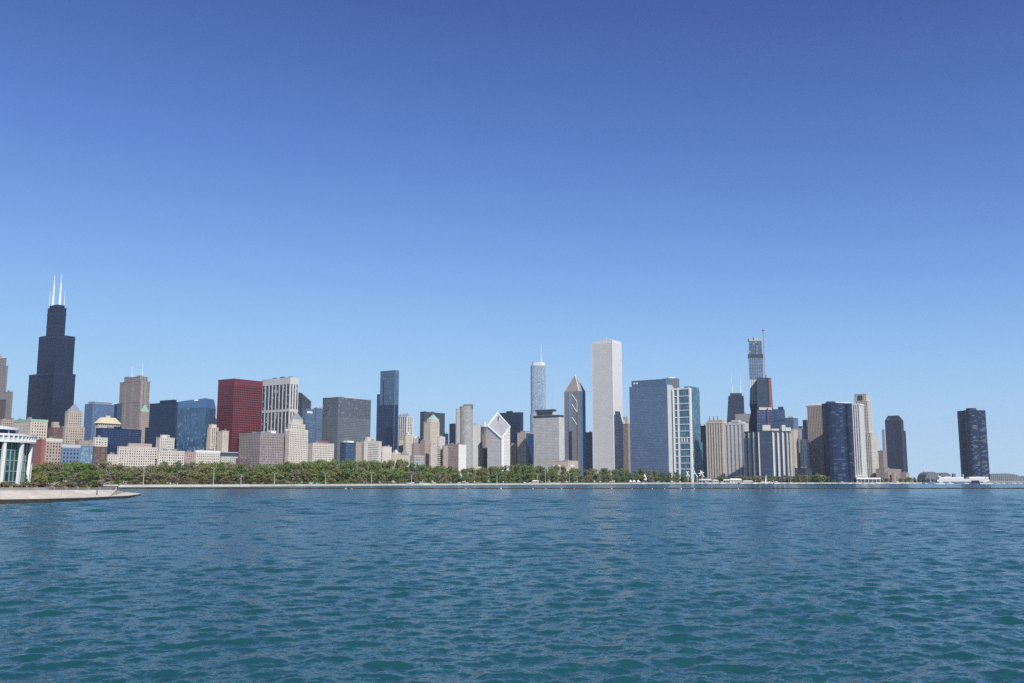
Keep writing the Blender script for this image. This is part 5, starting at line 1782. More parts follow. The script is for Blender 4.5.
ORD = ['leftmost', 'second', 'third', 'fourth', 'fifth', 'sixth', 'seventh', 'eighth', 'ninth', 'tenth', 'eleventh', 'twelfth']
ADJ = {'green': 'leafy green', 'olive': 'olive green', 'dark green': 'dark green', 'grey brown': 'half bare', 'maroon': 'maroon', 'rust': 'rusty brown', 'bright green': 'bright green', 'blossom': 'pale blossoming'}
NOUN = {('broad', 'back'): 'tall back row tree', ('broad', 'front'): 'lower front row tree', ('broad', 'terrace'): 'small tree on the terrace', ('shrub', 'shrub'): 'shrub by the shore',
        ('shrub', 'shore'): 'low bush at the seawall', ('shrub', 'terrace'): 'shrub on the terrace', ('conifer', 'terrace'): 'pointed conifer on the terrace'}
bk = {}
for t in TREES:
    bk.setdefault((t[1], t[2], t[4], mark(t[3])), []).append(t)
for (c, k, row, mk), lst in bk.items():
    lst.sort(key=lambda t: t[3])
    for i, t in enumerate(lst):
        base = f'{ADJ[c]} {NOUN[k, row]} before the {mk}'
        if len(lst) > 1:
            w = 'leftmost' if i == 0 else 'rightmost' if i == len(lst) - 1 else ORD[i] + ' from left'
            base = f'{w} {base}'
        tag(t[0], base, {'broad': 'tree', 'shrub': 'shrub', 'conifer': 'tree'}[k], {'broad': 'park trees', 'shrub': 'park shrubs', 'conifer': 'park trees'}[k])
print('TREES', len(TREES))
# ------------------------------------------------------------------ boats
BO = []


def hull(mb, l, w, h, z0=-.3):
    secs = [(-.5, .38, .0), (-.3, .48, .0), (.05, .5, .0), (.32, .34, .06), (.46, .12, .16), (.5, .01, .22)]
    rings = []
    for u, hw, rise in secs:
        x = u * l; y = hw * w; zt = h * (1 + rise)
        rings.append([(x, -y, zt), (x, -y * .75, z0), (x, y * .75, z0), (x, y, zt)])
    for a, b_ in zip(rings, rings[1:]):
        for i in range(3):
            mb.quad(a[i], b_[i], b_[i + 1], a[i + 1])
        mb.quad(a[3], b_[3], b_[0], a[0])
    mb.poly(list(reversed(rings[0])))


def motorboat():
    r = thing('motor_boat', 'tmp', 'boat', (0, 0, 0))
    m = MB(); hull(m, 9, 3, 1.1); m.build('hull', M['wpaint'], r)
    m = MB(); m.loft([([(-2.5, -1.1), (2, -1), (2, 1), (-2.5, 1.1)], 1.15), ([(-2.3, -.9), (1, -.8), (1, .8), (-2.3, .9)], 2.5)]); m.build('cabin', M['wpaint'], r)
    m = MB(); m.loft([([(-2.45, -1.06), (1.9, -.98), (1.9, .98), (-2.45, 1.06)], 1.5), ([(-2.38, -1.0), (1.45, -.9), (1.45, .9), (-2.38, 1.0)], 2.1)]); m.build('windows', M['g_black'], r)
    m = MB(); m.box((-1, 0, 2.75), (2.6, 1.9, .12)); m.box((-2.1, .85, 2.6), (.1, .1, .3)); m.build('roof', M['wpaint'], r)
    return r


def sailboat(hm=13):
    r = thing('sailing_boat', 'tmp', 'boat', (0, 0, 0))
    m = MB(); hull(m, 10, 3, 1.1); m.build('hull', M['wpaint'], r)
    m = MB(); m.loft([([(-2, -.9), (2, -.8), (2, .8), (-2, .9)], 1.15), ([(-1.8, -.7), (1.2, -.6), (1.2, .6), (-1.8, .7)], 1.8)]); m.build('cabin', M['wpaint'], r)
    m = MB(); m.tube((.8, 0, 1), (.8, 0, hm), .16, .1, 6); m.build('mast', M['silver'], r)
    m = MB(); m.tube((.8, 0, 2.4), (-3.6, 0, 2.5), .22, .18, 6); m.build('furled_sail', M['navym'], r)
    m = MB(); m.tube((4.8, 0, 1.3), (.8, 0, hm * .95), .03, None, 3); m.tube((-4.8, 0, 1.2), (.8, 0, hm), .03, None, 3); m.build('rigging', M['silver'], r)
    return r


mbp, sbp = motorboat(), sailboat()
used = {'m': False, 's': False}
rb = random.Random(8)


def place(kind, x, Y, rot, sc=1.0, zs=1.0):
    src = mbp if kind == 'm' else sbp
    p = gxy(x, Y)
    if not used[kind]:
        used[kind] = True
        o = src
        o.location = (*p, 0); o.rotation_euler = (0, 0, rot); o.scale = (sc, sc, sc * zs)
    else:
        o = dup(src, (*p, 0), rot, (sc, sc, sc * zs))
    BO.append((o, kind, x))
    return o


MOT = [(640, 1760, 1.5), (657.5, 1850, 1.5), (707, 1900, 1.6), (722, 1900, 1.4), (742, 1910, 1), (748, 1930, .8), (772, 1880, 1), (776.5, 1850, 1.6), (779, 1930, 1.0), (783, 1900, .8), (795, 1900, .9), (803, 1890, .8), (812, 1900, 1.0), (823.5, 1850, .8), (829, 1860, .6), (841.5, 1840, 1.5), (849.5, 1820, .9), (858, 1880, 1.5), (864.5, 1840, 1.0), (871.5, 1800, 1.1), (881.5, 1850, .7), (889, 1880, 1.1), (896.5, 1880, 1.6), (906, 1820, 1.1), (915, 1880, .7), (919, 1890, .8), (926, 1900, .7), (940, 1700, 1.7), (949.5, 1760, 1.3), (966, 1780, 1.0), (984, 1700, 1.7), (989.5, 1720, 1.2), (998, 1900, .9), (1003, 1950, .8), (1013, 1950, .9), (1019, 1930, .8)]
SAI = [(755.5, 1880, 1.0, 1.35), (791, 1860, 1.2, 1.4), (808, 1850, .9, 1.5), (877.5, 1850, .9, 1.9), (889.5, 1900, .8, 1.3), (992, 2000, .8, .8), (996, 2020, .8, .9), (1003.5, 1980, .8, 1.05), (1009, 2040, .8, .7), (1015, 2000, .8, .95), (1021, 2010, .8, .8), (934, 2020, .8, .8), (917, 2000, .8, .8)]
for x, Y, s in MOT: place('m', x, Y, rb.choice([0, math.pi]) + rb.uniform(-.5, .5), s)
for x, Y, s, zs in SAI: place('s', x, Y, rb.choice([0, math.pi]) + rb.uniform(-.5, .5), s, zs)
bk = {}
for b_ in BO: bk.setdefault((b_[1], mark(b_[2])), []).append(b_)
for (k, mk), lst in bk.items():
    lst.sort(key=lambda t: t[2])
    nm = 'white motor boat' if k == 'm' else 'bare masted sailing boat'
    for i, t in enumerate(lst):
        w = '' if len(lst) == 1 else 'leftmost ' if i == 0 else 'rightmost ' if i == len(lst) - 1 else ORD[i] + ' from left '
        tag(t[0], f'{w}{nm} before the {mk}', 'boat', 'boats moored in the harbour')

# white sail
p = gxy(766.3, 1900)
sb = thing('sail_boat', 'little boat with a tall white raised sail before the wide ribbed slab', 'boat', (*p, 0))
m = MB(); hull(m, 9, 2.8, 1.0); m.build('hull', M['wpaint'], sb, origin=(0, 0, 0))
m = MB(); m.tube((.3, 0, 1), (.3, 0, 18), .14, .08, 6); m.build('mast', M['silver'], sb, origin=(0, 0, 0))
m = MB(); m.loft([([(.15, -.05), (.15, .05), (-3.4, .55), (-3.4, .45)], 1.8), ([(.18, -.04), (.18, .04), (-1.6, .45), (-1.6, .35)], 11), ([(.2, -.03), (.2, .03), (.1, .06), (.1, .0)], 17.8)]); m.build('sail', M['wpaint'], sb, origin=(0, 0, 0))
sb.rotation_euler = (0, 0, .5)

# excursion ship by the pier
p = gxy(961.5, 2080)
sh = thing('passenger_ship', 'long white passenger ship with two upper decks moored in front of the lone dark tower', 'ship', (*p, 0))
W_ = 53.5 * 2080 / 976


def sb_(x0, x1, y0, y1, d0, d1, name, mat):
    m = MB()
    a, c = (x0 - 961.5) * 2080 / 976, (x1 - 961.5) * 2080 / 976
    m.prism([(a, d0), (c, d0), (c, d1), (a, d1)], zat(y1, 2080) if y1 < 483.3 else -.4, zat(y0, 2080))
    m.build(name, M[mat], sh, origin=(0, 0, 0))


m = MB()
hw = W_ / 2
rg = [[(-hw + 6, -8), (hw - 2, -8), (hw, 0), (hw - 2, 8), (-hw + 6, 8), (-hw, 0)], [(-hw + 1, -9), (hw, -9), (hw + 1, 0), (hw, 9), (-hw + 1, 9), (-hw - 5, 0)]]
m.loft([(rg[0], -.5), (rg[1], zat(481.6, 2080))]); m.build('hull', M['bluem'], sh, origin=(0, 0, 0))
sb_(935.5, 987.3, 479.6, 481.5, -9.2, 9.2, 'main_deck', 'wpaint')
sb_(937.5, 986.5, 478.6, 479.5, -8.5, 8.5, 'deck_windows', 'silver')
sb_(938, 962, 477.2, 478.5, -7.5, 7.5, 'upper_deck', 'wpaint')
sb_(968, 983.5, 476.8, 478.5, -7.5, 7.5, 'upper_deck', 'wpaint')
sb_(938, 940, 475.9, 477.1, -4, 4, 'wheelhouse', 'wpaint')
sb_(944, 951, 476.5, 477.1, -5, 5, 'top_house', 'silver')
sb_(985, 987.2, 476.8, 478.5, -6, 6, 'stern_house', 'wpaint')
sb_(969.5, 977, 480.3, 484, -10.4, -9.3, 'boarding_float', 'navym')
m = MB(); xf = (963.3 - 961.5) * 2080 / 976; m.tube((xf, 0, zat(479.4, 2080)), (xf, 0, zat(474.2, 2080)), 1.4, 1.1, 8); m.build('funnel', M['silver'], sh, origin=(0, 0, 0))
m = MB(); xf = (939 - 961.5) * 2080 / 976; m.tube((xf, 0, zat(476, 2080)), (xf, 0, zat(472.5, 2080)), .5, .2, 5); m.build('mast', M['silver'], sh, origin=(0, 0, 0))
wn = MB()
for i in range(40):
    x = -hw + 6 + i * (W_ - 12) / 40
    wn.box((x, -9.25, zat(480.7, 2080)), (1.3, .12, 1.1))
wn.build('windows', M['g_black'], sh, origin=(0, 0, 0))
p = gxy(928.5, 2000)
bg = thing('work_barge', 'low dark teal work barge with a tall mast left of the white passenger ship', 'barge', (*p, 0))
m = MB(); hull(m, 26, 7, 3.2); m.build('hull', M['bluem'], bg, origin=(0, 0, 0))
m = MB(); m.prism([(-9, -2.6), (2, -2.6), (2, 2.6), (-9, 2.6)], 3.3, 6.5); m.build('deck_house', M['navym'], bg, origin=(0, 0, 0))
m = MB(); m.tube((-10, 0, 3), (-9, 0, 27), .5, .3, 6); m.build('mast', M['dgrey'], bg, origin=(0, 0, 0))

# mooring buoys / gulls on the breakwater
def buoy():
    r = thing('mooring_buoy', 'tmp', 'buoy', (0, 0, 0))
    m = MB()
    prof = [(.1, -.3), (.45, -.1), (.55, .2), (.4, .5), (.12, .62)]
    n = 10
    for (r0, z0), (r1, z1_) in zip(prof, prof[1:]):
        for i in range(n):
            a, c = 2 * math.pi * i / n, 2 * math.pi * (i + 1) / n
            m.quad((r0 * math.cos(a), r0 * math.sin(a), z0), (r0 * math.cos(c), r0 * math.sin(c), z0), (r1 * math.cos(c), r1 * math.sin(c), z1_), (r1 * math.cos(a), r1 * math.sin(a), z1_))
    m.build('float', M['wpaint'], r)
    m = MB(); m.tube((0, 0, .6), (0, 0, .95), .05, .05, 5); m.build('ring_post', M['silver'], r)
    return r


bp = buoy()
BX = [(501, 706, 1.0), (533, 708, .8), (546, 704, .7), (561.5, 706, .6), (574, 705, .6), (611.5, 704, .9), (632, 706, .6), (652, 705, .8), (664.5, 706, .7), (681, 706, .9), (694, 705, .8), (346, 708, 1.0), (352, 704, .7), (466, 706, .7), (470, 709, .6), (738, 705, .7)]
BUY = []
for i, (x, Y, s) in enumerate(sorted(BX)):
    p = gxy(x, Y)
    if i == 0:
        o = bp; o.location = (*p, 0); o.scale = (s,) * 3
    else:
        o = dup(bp, (*p, 0), 0, s)
    BUY.append((o, x))
bk = {}
for o, x in BUY: bk.setdefault(mark(x), []).append(o)
for mk, lst in bk.items():
    for i, o in enumerate(lst):
        w = '' if len(lst) == 1 else 'leftmost ' if i == 0 else 'rightmost ' if i == len(lst) - 1 else ORD[i] + ' from left '
        tag(o, f'{w}white mooring buoy at the breakwater before the {mk}', 'buoy', 'buoys along the breakwater')

# ------------------------------------------------------------------ cars, lamps, tents, people
def car():
    r = thing('parked_car', 'tmp', 'car', (0, 0, 0))
    m = MB()
    m.loft([([(-2.2, -.85), (2.2, -.85), (2.2, .85), (-2.2, .85)], .35), ([(-2.25, -.9), (2.3, -.9), (2.3, .9), (-2.25, .9)], .75), ([(-2.15, -.82), (2.15, -.82), (2.15, .82), (-2.15, .82)], 1.0)]); m.build('body', M['wpaint'], r)
    m = MB(); m.loft([([(-1.7, -.8), (1.1, -.8), (1.1, .8), (-1.7, .8)], 1.004), ([(-1.2, -.62), (.4, -.62), (.4, .62), (-1.2, .62)], 1.5)]); m.build('windows', M['g_black'], r)
    m = MB(); m.prism([(-1.18, -.6), (.38, -.6), (.38, .6), (-1.18, .6)], 1.504, 1.56); m.build('roof', M['wpaint'], r)
    for sx in (-1.35, 1.4):
        for sy in (-.82, .82):
            m = MB(); m.tube((sx, sy - .11, .34), (sx, sy + .11, .34), .34, None, 12); m.build('wheel', M['black'], r)
    return r


cp_ = car()
CARS = [(100.5, 60), (103, 64), (122, 40), (126, 44), (172.5, 44), (175, 40), (311, 40), (317, 42), (409, 22), (412.5, 24), (433.5, 24), (451.5, 26), (459, 26), (467, 26), (479, 30), (524, 24), (530, 20)]
CL = []
for i, (x, off) in enumerate(CARS):
    p = gxy(x, shoreY(x) + off)
    rz = math.radians(35) + rb.uniform(-.2, .2)
    o = cp_ if i == 0 else dup(cp_, (0, 0, 0))
    o.location = (*p, LAND + .016); o.rotation_euler = (0, 0, rz); o.scale = (1.15,) * 3 if i % 3 else (1.15, 1.15, 1.5)
    CL.append((o, x))
bk = {}
for o, x in CL: bk.setdefault(mark(x), []).append(o)
for mk, lst in bk.items():
    for i, o in enumerate(lst):
        w = '' if len(lst) == 1 else 'leftmost ' if i == 0 else 'rightmost ' if i == len(lst) - 1 else ORD[i] + ' from left '
        tag(o, f'{w}white car parked between shore and trees before the {mk}', 'car', 'cars parked along the shore road')


def lamp():
    r = thing('street_lamp', 'tmp', 'street lamp', (0, 0, 0))
    m = MB(); m.tube((0, 0, 0), (0, 0, 15), .28, .16, 6); m.build('pole', M['pconcrete'], r)
    m = MB(); m.tube((0, 0, 14.8), (1.6, 0, 15.6), .1, .08, 5); m.tube((0, 0, 14.8), (-1.6, 0, 15.6), .1, .08, 5); m.build('arm', M['pconcrete'], r)
    for s in (-1, 1):
        m = MB(); m.box((s * 2, 0, 15.6), (1.1, .5, .25)); m.build('lamp_head', M['wpaint'], r)
    m = MB(); m.tube((0, 0, 0), (0, 0, .8), .45, .4, 8); m.build('base', M['concrete'], r)
    return r


lp = lamp()
LX = [(143.5, 465), (213.5, 467.5), (241, 474), (274.5, 473), (325.5, 473), (371.5, 472.5), (411.5, 474), (497, 474), (537.5, 474), (545.5, 470.5), (569.5, 473), (577.5, 476.5), (600, 475)]
for i, (x, y) in enumerate(LX):
    Y = shoreY(x) + 10
    p = gxy(x, Y)
    o = lp if i == 0 else dup(lp, (0, 0, 0))
    o.location = (*p, LAND + .016)
    s = (zat(y, Y) - LAND) / 15.6
    o.scale = (1.1, 1.1, s)
    tag(o, f'tall pale lamp post at the shore before the {mark(x)}' if x != 545.5 and x != 577.5 else f'{"taller" if x == 545.5 else "shorter"} lamp post right of another before the {mark(x)}', 'street lamp', 'lamp posts along the shore')


def tent(w, h, loc, label):
    r = thing('marquee_tent', label, 'tent', loc, 'white tents')
    x, y, z = loc
    m = MB(); m.pyramid([(x - w, y - w), (x + w, y - w), (x + w, y + w), (x - w, y + w)], z + h * .45, (x, y, z + h)); m.build('canopy', M['wpaint'], r)
    m = MB()
    m.prism([(x - w * .96, y - w * .96), (x + w * .96, y - w * .96), (x + w * .96, y + w * .96), (x - w * .96, y + w * .96)], z + h * .3, z + h * .449); m.build('valance', M['wpaint'], r)
    for sx in (-.95, .95):
        for sy in (-.95, .95):
            m = MB(); m.tube((x + sx * w, y + sy * w, z), (x + sx * w, y + sy * w, z + h * .46), .12, None, 5); m.build('pole', M['silver'], r)


zt = zat(467.6, 2330) + .82
for x, lb in ((554.2, 'leftmost white tent on the roof terrace before the chevron tower'), (559.3, 'middle white tent on the roof terrace before the chevron tower'), (572.3, 'rightmost white tent on the roof terrace before the chevron tower')):
    p = gxy(x, 2318)
    tent(3.6 if x < 560 else 5.5, 5.5, (p[0], p[1] + (0 if x < 570 else -6), zt), lb)
for i, x in enumerate((630.5, 634, 638.3)):
    Y = shoreY(x) + 22; p = gxy(x, Y)
    tent(2.6, 5.5, (p[0], p[1], LAND + .01), ('left', 'middle', 'right')[i] + ' one of three small white tents on the shore before the blue gridded tower')
p = gxy(644.8, shoreY(645) + 60); tent(3.4, 17, (p[0], p[1], LAND + .01), 'taller pointed white tent among trees before the blue gridded tower')
p = gxy(535.5, shoreY(535) + 18)
cf = thing('beach_cafe', 'low rose and white beach cafe on the shore before the grey limestone slab', 'cafe', (p[0], p[1], LAND))
m = MB(); m.prism([(p[0] - 5, p[1]), (p[0] + 5, p[1]), (p[0] + 5, p[1] + 6), (p[0] - 5, p[1] + 6)], LAND, LAND + 3); m.build('wall', M['rose'], cf)
m = MB(); m.loft([([(p[0] - 6, p[1] - 1), (p[0] + 6, p[1] - 1), (p[0] + 6, p[1] + 7), (p[0] - 6, p[1] + 7)], LAND + 3.004), ([(p[0] - 3, p[1] + 2), (p[0] + 3, p[1] + 2), (p[0] + 3, p[1] + 4), (p[0] - 3, p[1] + 4)], LAND + 4.6)]); m.build('roof', M['wpaint'], cf)
p = gxy(422.5, shoreY(422) - 3)
bc = MB(); bc.prism([(p[0] - 14, p[1] + 14), (p[0] - 4, p[1] - 4), (p[0] + 10, p[1] + 6), (p[0] + 2, p[1] + 20)], -.5, LAND + .9)
o = bc.build('boat_ramp', M['seawall'], None); tag(o, 'pale stone landing projecting from the seawall before the green tipped cream tower', 'landing')
p = gxy(552, shoreY(552) - 2)
o = MB(); o.prism([(p[0] - 10, p[1] + 8), (p[0] - 6, p[1] - 3), (p[0] + 12, p[1] - 1), (p[0] + 14, p[1] + 12)], -.5, LAND + .7)
o = o.build('boat_ramp', M['seawall'], None); tag(o, 'pale stone landing projecting from the seawall before the grey limestone slab', 'landing')

# a person walking on the revetment
def person(loc, rz, label, coat, legs):
    V = [(0, 0, .95), (0, 0, 1.2), (0, 0, 1.42), (0, 0, 1.52), (0, .02, 1.66), (0, .02, 1.74),
         (.1, 0, .9), (.13, .16, .48), (.13, .1, .07), (.13, .26, .04), (-.1, 0, .9), (-.12, -.08, .5), (-.12, -.3, .12), (-.12, -.18, .04),
         (.2, 0, 1.4), (.25, -.06, 1.12), (.24, .08, .9), (-.2, 0, 1.4), (-.25, .05, 1.12), (-.24, .18, .92)]
    Ed = [(0, 1), (1, 2), (2, 3), (3, 4), (4, 5), (0, 6), (6, 7), (7, 8), (8, 9), (0, 10), (10, 11), (11, 12), (12, 13), (2, 14), (14, 15), (15, 16), (2, 17), (17, 18), (18, 19)]
    R = [.15, .15, .16, .06, .1, .085, .1, .075, .05, .04, .1, .075, .05, .04, .07, .05, .04, .07, .05, .04]
    me = bpy.data.meshes.new('person')
    me.from_pydata(V, Ed, [])
    ob = bpy.data.objects.new('person', me)
    COL.objects.link(ob)
    sk = ob.modifiers.new('Skin', 'SKIN')
    for i, rr in enumerate(R):
        me.skin_vertices[0].data[i].radius = (rr * 1.25, rr * 1.25)
    me.skin_vertices[0].data[0].use_root = True
    ob.modifiers.new('Sub', 'SUBSURF').levels = 1
    ob.modifiers['Sub'].render_levels = 1
    me.materials.append(coat)
    ob.location = loc; ob.rotation_euler = (0, 0, rz)
    tag(ob, label, 'person')
    m = MB()
    n = 10
    prof = [(.118, 1.66), (.122, 1.72), (.1, 1.79), (.04, 1.83)]
    for (r0, z0), (r1, z1_) in zip(prof, prof[1:]):
        for i in range(n):
            a, c = 2 * math.pi * i / n, 2 * math.pi * (i + 1) / n
            m.quad((r0 * math.cos(a), r0 * math.sin(a), z0), (r0 * math.cos(c), r0 * math.sin(c), z0), (r1 * math.cos(c), r1 * math.sin(c), z1_), (r1 * math.cos(a), r1 * math.sin(a), z1_))
    m.build('hair', M['black'], ob, origin=(0, 0, 0))
    return ob


i = 4
fa = front[4].lerp(front[5], .47); ia = inset[4].lerp(inset[5], .42)
pp = fa.lerp(ia, .24)
person((pp.x, pp.y, 1.02 + (2.93 - 1.02) * .24), 1.9, 'person in dark clothes walking on the pale sloping revetment', M['black'], None)
# ------------------------------------------------------------------ lake
def water_mat():
    m, nt, b = principled('lake_water')
    geo = N(nt, 'ShaderNodeNewGeometry')
    n0 = N(nt, 'ShaderNodeTexNoise'); n0.inputs['Scale'].default_value = .012; n0.inputs['Detail'].default_value = 3
    L(nt, geo.outputs['Position'], n0.inputs['Vector'])
    mr = N(nt, 'ShaderNodeMapRange'); mr.inputs['From Min'].default_value = .35; mr.inputs['From Max'].default_value = .65
    L(nt, n0.outputs['Fac'], mr.inputs['Value'])
    mx = N(nt, 'ShaderNodeMix', data_type='RGBA')
    mx.inputs['A'].default_value = (.010, .058, .068, 1)
    mx.inputs['B'].default_value = (.013, .071, .083, 1)
    L(nt, mr.outputs[0], mx.inputs['Factor'])
    sz = N(nt, 'ShaderNodeSeparateXYZ'); L(nt, geo.outputs['Position'], sz.inputs[0])
    hi = N(nt, 'ShaderNodeMapRange'); hi.inputs['From Min'].default_value = .15; hi.inputs['From Max'].default_value = .24
    L(nt, sz.outputs['Z'], hi.inputs['Value'])
    fn = N(nt, 'ShaderNodeTexNoise'); fn.inputs['Scale'].default_value = 7; fn.inputs['Detail'].default_value = 4
    L(nt, geo.outputs['Position'], fn.inputs['Vector'])
    ft_ = N(nt, 'ShaderNodeMapRange'); ft_.inputs['From Min'].default_value = .64; ft_.inputs['From Max'].default_value = .70
    L(nt, fn.outputs['Fac'], ft_.inputs['Value'])
    fm = N(nt, 'ShaderNodeMath', operation='MULTIPLY'); L(nt, hi.outputs[0], fm.inputs[0]); L(nt, ft_.outputs[0], fm.inputs[1])
    mf = N(nt, 'ShaderNodeMix', data_type='RGBA'); mf.inputs['B'].default_value = (.6, .63, .64, 1)  # white crest flecks: sparse foam, plus small scattered highlights put into the colour
    L(nt, fm.outputs[0], mf.inputs['Factor']); L(nt, mx.outputs['Result'], mf.inputs['A'])
    L(nt, mf.outputs['Result'], b.inputs['Base Color'])
    b.inputs['Roughness'].default_value = .16
    b.inputs['IOR'].default_value = 1.33
    b.inputs['Specular IOR Level'].default_value = .27
    acc = geo.outputs['Normal']
    ln = N(nt, 'ShaderNodeVectorMath', operation='LENGTH')
    L(nt, geo.outputs['Position'], ln.inputs[0])
    chop = N(nt, 'ShaderNodeMapRange')          # open water away from the quay is choppier
    chop.inputs['From Min'].default_value = 60; chop.inputs['From Max'].default_value = 350
    chop.inputs['To Min'].default_value = 1.0; chop.inputs['To Max'].default_value = 1.8
    L(nt, ln.outputs['Value'], chop.inputs['Value'])
    for sc, slope in (((.55, 1.1, 1), .05), ((1.9, 3.0, 1), .14), ((7, 9, 1), .19)):
        mp = N(nt, 'ShaderNodeMapping'); mp.inputs['Scale'].default_value = sc; mp.inputs['Rotation'].default_value = (0, 0, .25)
        L(nt, geo.outputs['Position'], mp.inputs['Vector'])
        nz = N(nt, 'ShaderNodeTexNoise'); nz.inputs['Scale'].default_value = 1; nz.inputs['Detail'].default_value = 2; nz.inputs['Distortion'].default_value = .3
        L(nt, mp.outputs[0], nz.inputs['Vector'])
        sb = N(nt, 'ShaderNodeVectorMath', operation='SUBTRACT'); sb.inputs[1].default_value = (.5, .5, .5)
        L(nt, nz.outputs['Color'], sb.inputs[0])
        ml = N(nt, 'ShaderNodeVectorMath', operation='MULTIPLY'); ml.inputs[1].default_value = (slope * 1.6, slope * 3.2, 0)
        L(nt, sb.outputs[0], ml.inputs[0])
        ad = N(nt, 'ShaderNodeVectorMath', operation='ADD')
        sl_ = N(nt, 'ShaderNodeVectorMath', operation='SCALE')
        L(nt, ml.outputs[0], sl_.inputs[0]); L(nt, chop.outputs[0], sl_.inputs['Scale'])
        L(nt, acc, ad.inputs[0]); L(nt, sl_.outputs[0], ad.inputs[1])
        acc = ad.outputs[0]
    nm = N(nt, 'ShaderNodeVectorMath', operation='NORMALIZE')
    L(nt, acc, nm.inputs[0])
    L(nt, nm.outputs[0], b.inputs['Normal'])
    return m


def make_water():
    rad = [9.0]
    while rad[-1] < 11500:
        q = rad[-1]
        rad.append(q + max(.055, q * (.0036 if q < 170 else .0052 if q < 800 else .02)))
    rad = np.array(rad)
    ang = np.sort(np.unique(np.concatenate([np.linspace(-math.radians(88), -math.radians(38), 60), np.linspace(-math.radians(38), math.radians(38), 800), np.linspace(math.radians(38), math.radians(88), 60)])))
    Rr, A = np.meshgrid(rad, ang, indexing='ij')
    X, Y = (Rr * np.sin(A)).astype(np.float32), (Rr * np.cos(A)).astype(np.float32)
    Z = np.zeros_like(X)
    r = np.random.default_rng(3)
    sp = np.maximum(np.gradient(rad), rad * .0012).astype(np.float32)[:, None]
    gust = (1 + .22 * np.sin(X * .021 + 1.3 * np.sin(Y * .013)) * np.sin(Y * .017 + .7) + .18 * np.sin(X * .09 + Y * .05) * np.sin(Y * .12 - X * .03)).astype(np.float32)

    def comps(n, l0, l1, slope, spread, fade=None):
        """n wave trains, wavelengths l0..l1, with a total rms slope"""
        nonlocal Z
        s = slope * math.sqrt(2 / n)
        for _ in range(n):
            lam = l0 * (l1 / l0) ** r.random()
            th = math.radians(-66) + r.normal() * spread
            k = 2 * math.pi / lam
            amp = s * r.uniform(.6, 1.35) / k
            rows = np.nonzero(lam > sp[:, 0] * 2.6)[0]
            if not len(rows):
                continue
            m = rows[-1] + 1
            w = np.clip((lam / sp[:m] - 2.6) / 3, 0, 1)
            if fade is not None:
                w = w * fade[:m]
            arg = (X[:m] * (k * math.cos(th)) + Y[:m] * (k * math.sin(th)) + r.uniform(0, 6.28)).astype(np.float32)
            Z[:m] += w * amp * (np.sin(arg) - .24 * np.cos(2 * arg))

    comps(60, 1.2, 4.2, .095, .55)
    comps(90, .28, 1.2, .15, .95)
    far = np.clip((rad - 70) / 200, 0, 1).astype(np.float32)[:, None]
    comps(60, 3.5, 11, .17, .7, far)
    Z *= gust
    nr, na = X.shape
    V = np.stack([X, Y, Z], -1).reshape(-1, 3)
    i = np.arange(nr - 1)[:, None] * na + np.arange(na - 1)[None, :]
    Fq = np.stack([i, i + na, i + na + 1, i + 1], -1).reshape(-1, 4)[:, ::-1]
    me = bpy.data.meshes.new('lake_water')
    me.vertices.add(len(V)); me.vertices.foreach_set('co', V.astype(np.float32).ravel())
    me.loops.add(Fq.size); me.loops.foreach_set('vertex_index', Fq.astype(np.int32).ravel())
    me.polygons.add(len(Fq)); me.polygons.foreach_set('loop_start', np.arange(0, Fq.size, 4, dtype=np.int32)); me.polygons.foreach_set('loop_total', np.full(len(Fq), 4, dtype=np.int32))
    me.polygons.foreach_set('use_smooth', np.ones(len(Fq), dtype=bool))
    me.update(); me.validate()
    me.materials.append(water_mat())
    o = bpy.data.objects.new('water', me)
    COL.objects.link(o)
    o['kind'] = 'structure'


make_water()

# ------------------------------------------------------------------ light, air, camera
SUN_AZ, SUN_EL = math.radians(152), math.radians(43)
w = bpy.data.worlds.new('World')
SC.world = w
w.use_nodes = True
nt = w.node_tree
bg = nt.nodes['Background']
sky = nt.nodes.new('ShaderNodeTexSky')
sky.sky_type = 'NISHITA'
sky.sun_disc = False
sky.sun_elevation = SUN_EL
sky.sun_rotation = SUN_AZ
sky.altitude = 500
sky.air_density = SKY_AIR
sky.dust_density = SKY_DUST
sky.ozone_density = SKY_OZONE
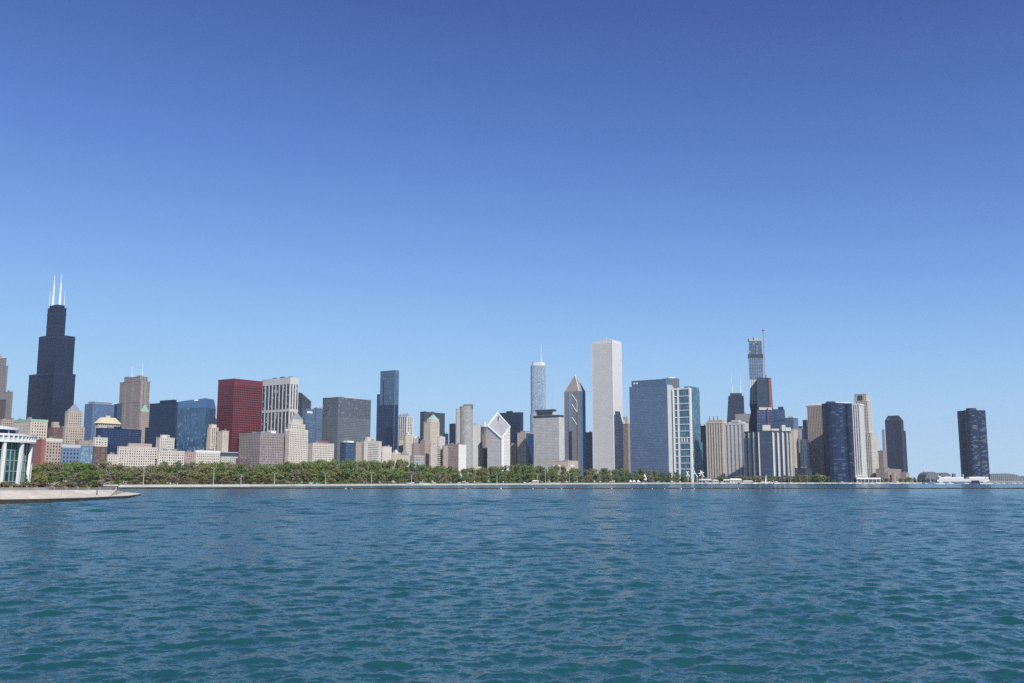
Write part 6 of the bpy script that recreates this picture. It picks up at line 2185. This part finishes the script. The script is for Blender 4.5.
# a film-like response for the sky radiance, channel by channel: m * q / (1 + q), q = (c / d) ** g
sep = nt.nodes.new('ShaderNodeSeparateColor')
cmb = nt.nodes.new('ShaderNodeCombineColor')
nt.links.new(sky.outputs[0], sep.inputs[0])
for k_, (g_, m_, d_) in enumerate(((1.937, 3.389, 1.833), (2.143, 4.801, 2.471), (2.603, 6.087, 2.893))):
    def mth(op, a_, b_):
        n_ = nt.nodes.new('ShaderNodeMath'); n_.operation = op
        for q_, v_ in enumerate((a_, b_)):
            if isinstance(v_, (int, float)): n_.inputs[q_].default_value = v_
            else: nt.links.new(v_, n_.inputs[q_])
        return n_.outputs[0]
    q0_ = mth('POWER', mth('DIVIDE', sep.outputs[k_], d_), g_)
    nt.links.new(mth('MULTIPLY', mth('DIVIDE', q0_, mth('ADD', q0_, 1.0)), m_), cmb.inputs[k_])
nt.links.new(cmb.outputs[0], bg.inputs['Color'])
bg.inputs['Strength'].default_value = SKY_STR

sl = bpy.data.lights.new('sun', 'SUN')
sl.energy = SUN_STR
sl.angle = math.radians(.53)
sl.color = (1.0, .95, .88)
so = bpy.data.objects.new('sun', sl)
COL.objects.link(so)
d = Vector((math.sin(SUN_AZ) * math.cos(SUN_EL), math.cos(SUN_AZ) * math.cos(SUN_EL), math.sin(SUN_EL)))
so.rotation_euler = d.to_track_quat('Z', 'Y').to_euler()
so.location = (0, 0, 800)

if HAZE > 0:
    hz = MB()
    hz.box((0, 4000, 260), (19000, 9800, 540))
    ho = hz.build('haze', None, None)
    ho['kind'] = 'stuff'
    hm = bpy.data.materials.new('haze_air')
    hm.use_nodes = True
    hn = hm.node_tree
    for n_ in list(hn.nodes):
        if n_.type == 'BSDF_PRINCIPLED': hn.nodes.remove(n_)
    out = [n_ for n_ in hn.nodes if n_.type == 'OUTPUT_MATERIAL'][0]
    pv = hn.nodes.new('ShaderNodeVolumePrincipled')
    pv.inputs['Color'].default_value = (.85, .93, 1, 1)
    pv.inputs['Density'].default_value = HAZE
    pv.inputs['Anisotropy'].default_value = .2
    hn.links.new(pv.outputs[0], out.inputs['Volume'])
    ho.data.materials.append(hm)

cam = bpy.data.cameras.new('camera')
cam.sensor_width = 36
cam.lens = 36 * F / 1024
cam.clip_end = 60000
cam.clip_start = .5
co_ = bpy.data.objects.new('camera', cam)
COL.objects.link(co_)
co_.location = (0, 0, HC)
co_.rotation_euler = (math.pi / 2 + PITCH, 0, 0)
SC.camera = co_
vs = SC.view_settings
vs.view_transform = 'Standard'
vs.look = 'None'
vs.gamma = 1
vs.exposure = EXPO
vs.use_curve_mapping = False
SC.cycles.use_denoising = False
SC.cycles.use_adaptive_sampling = False
SC.cycles.volume_bounces = 0
SC.cycles.max_bounces = 6
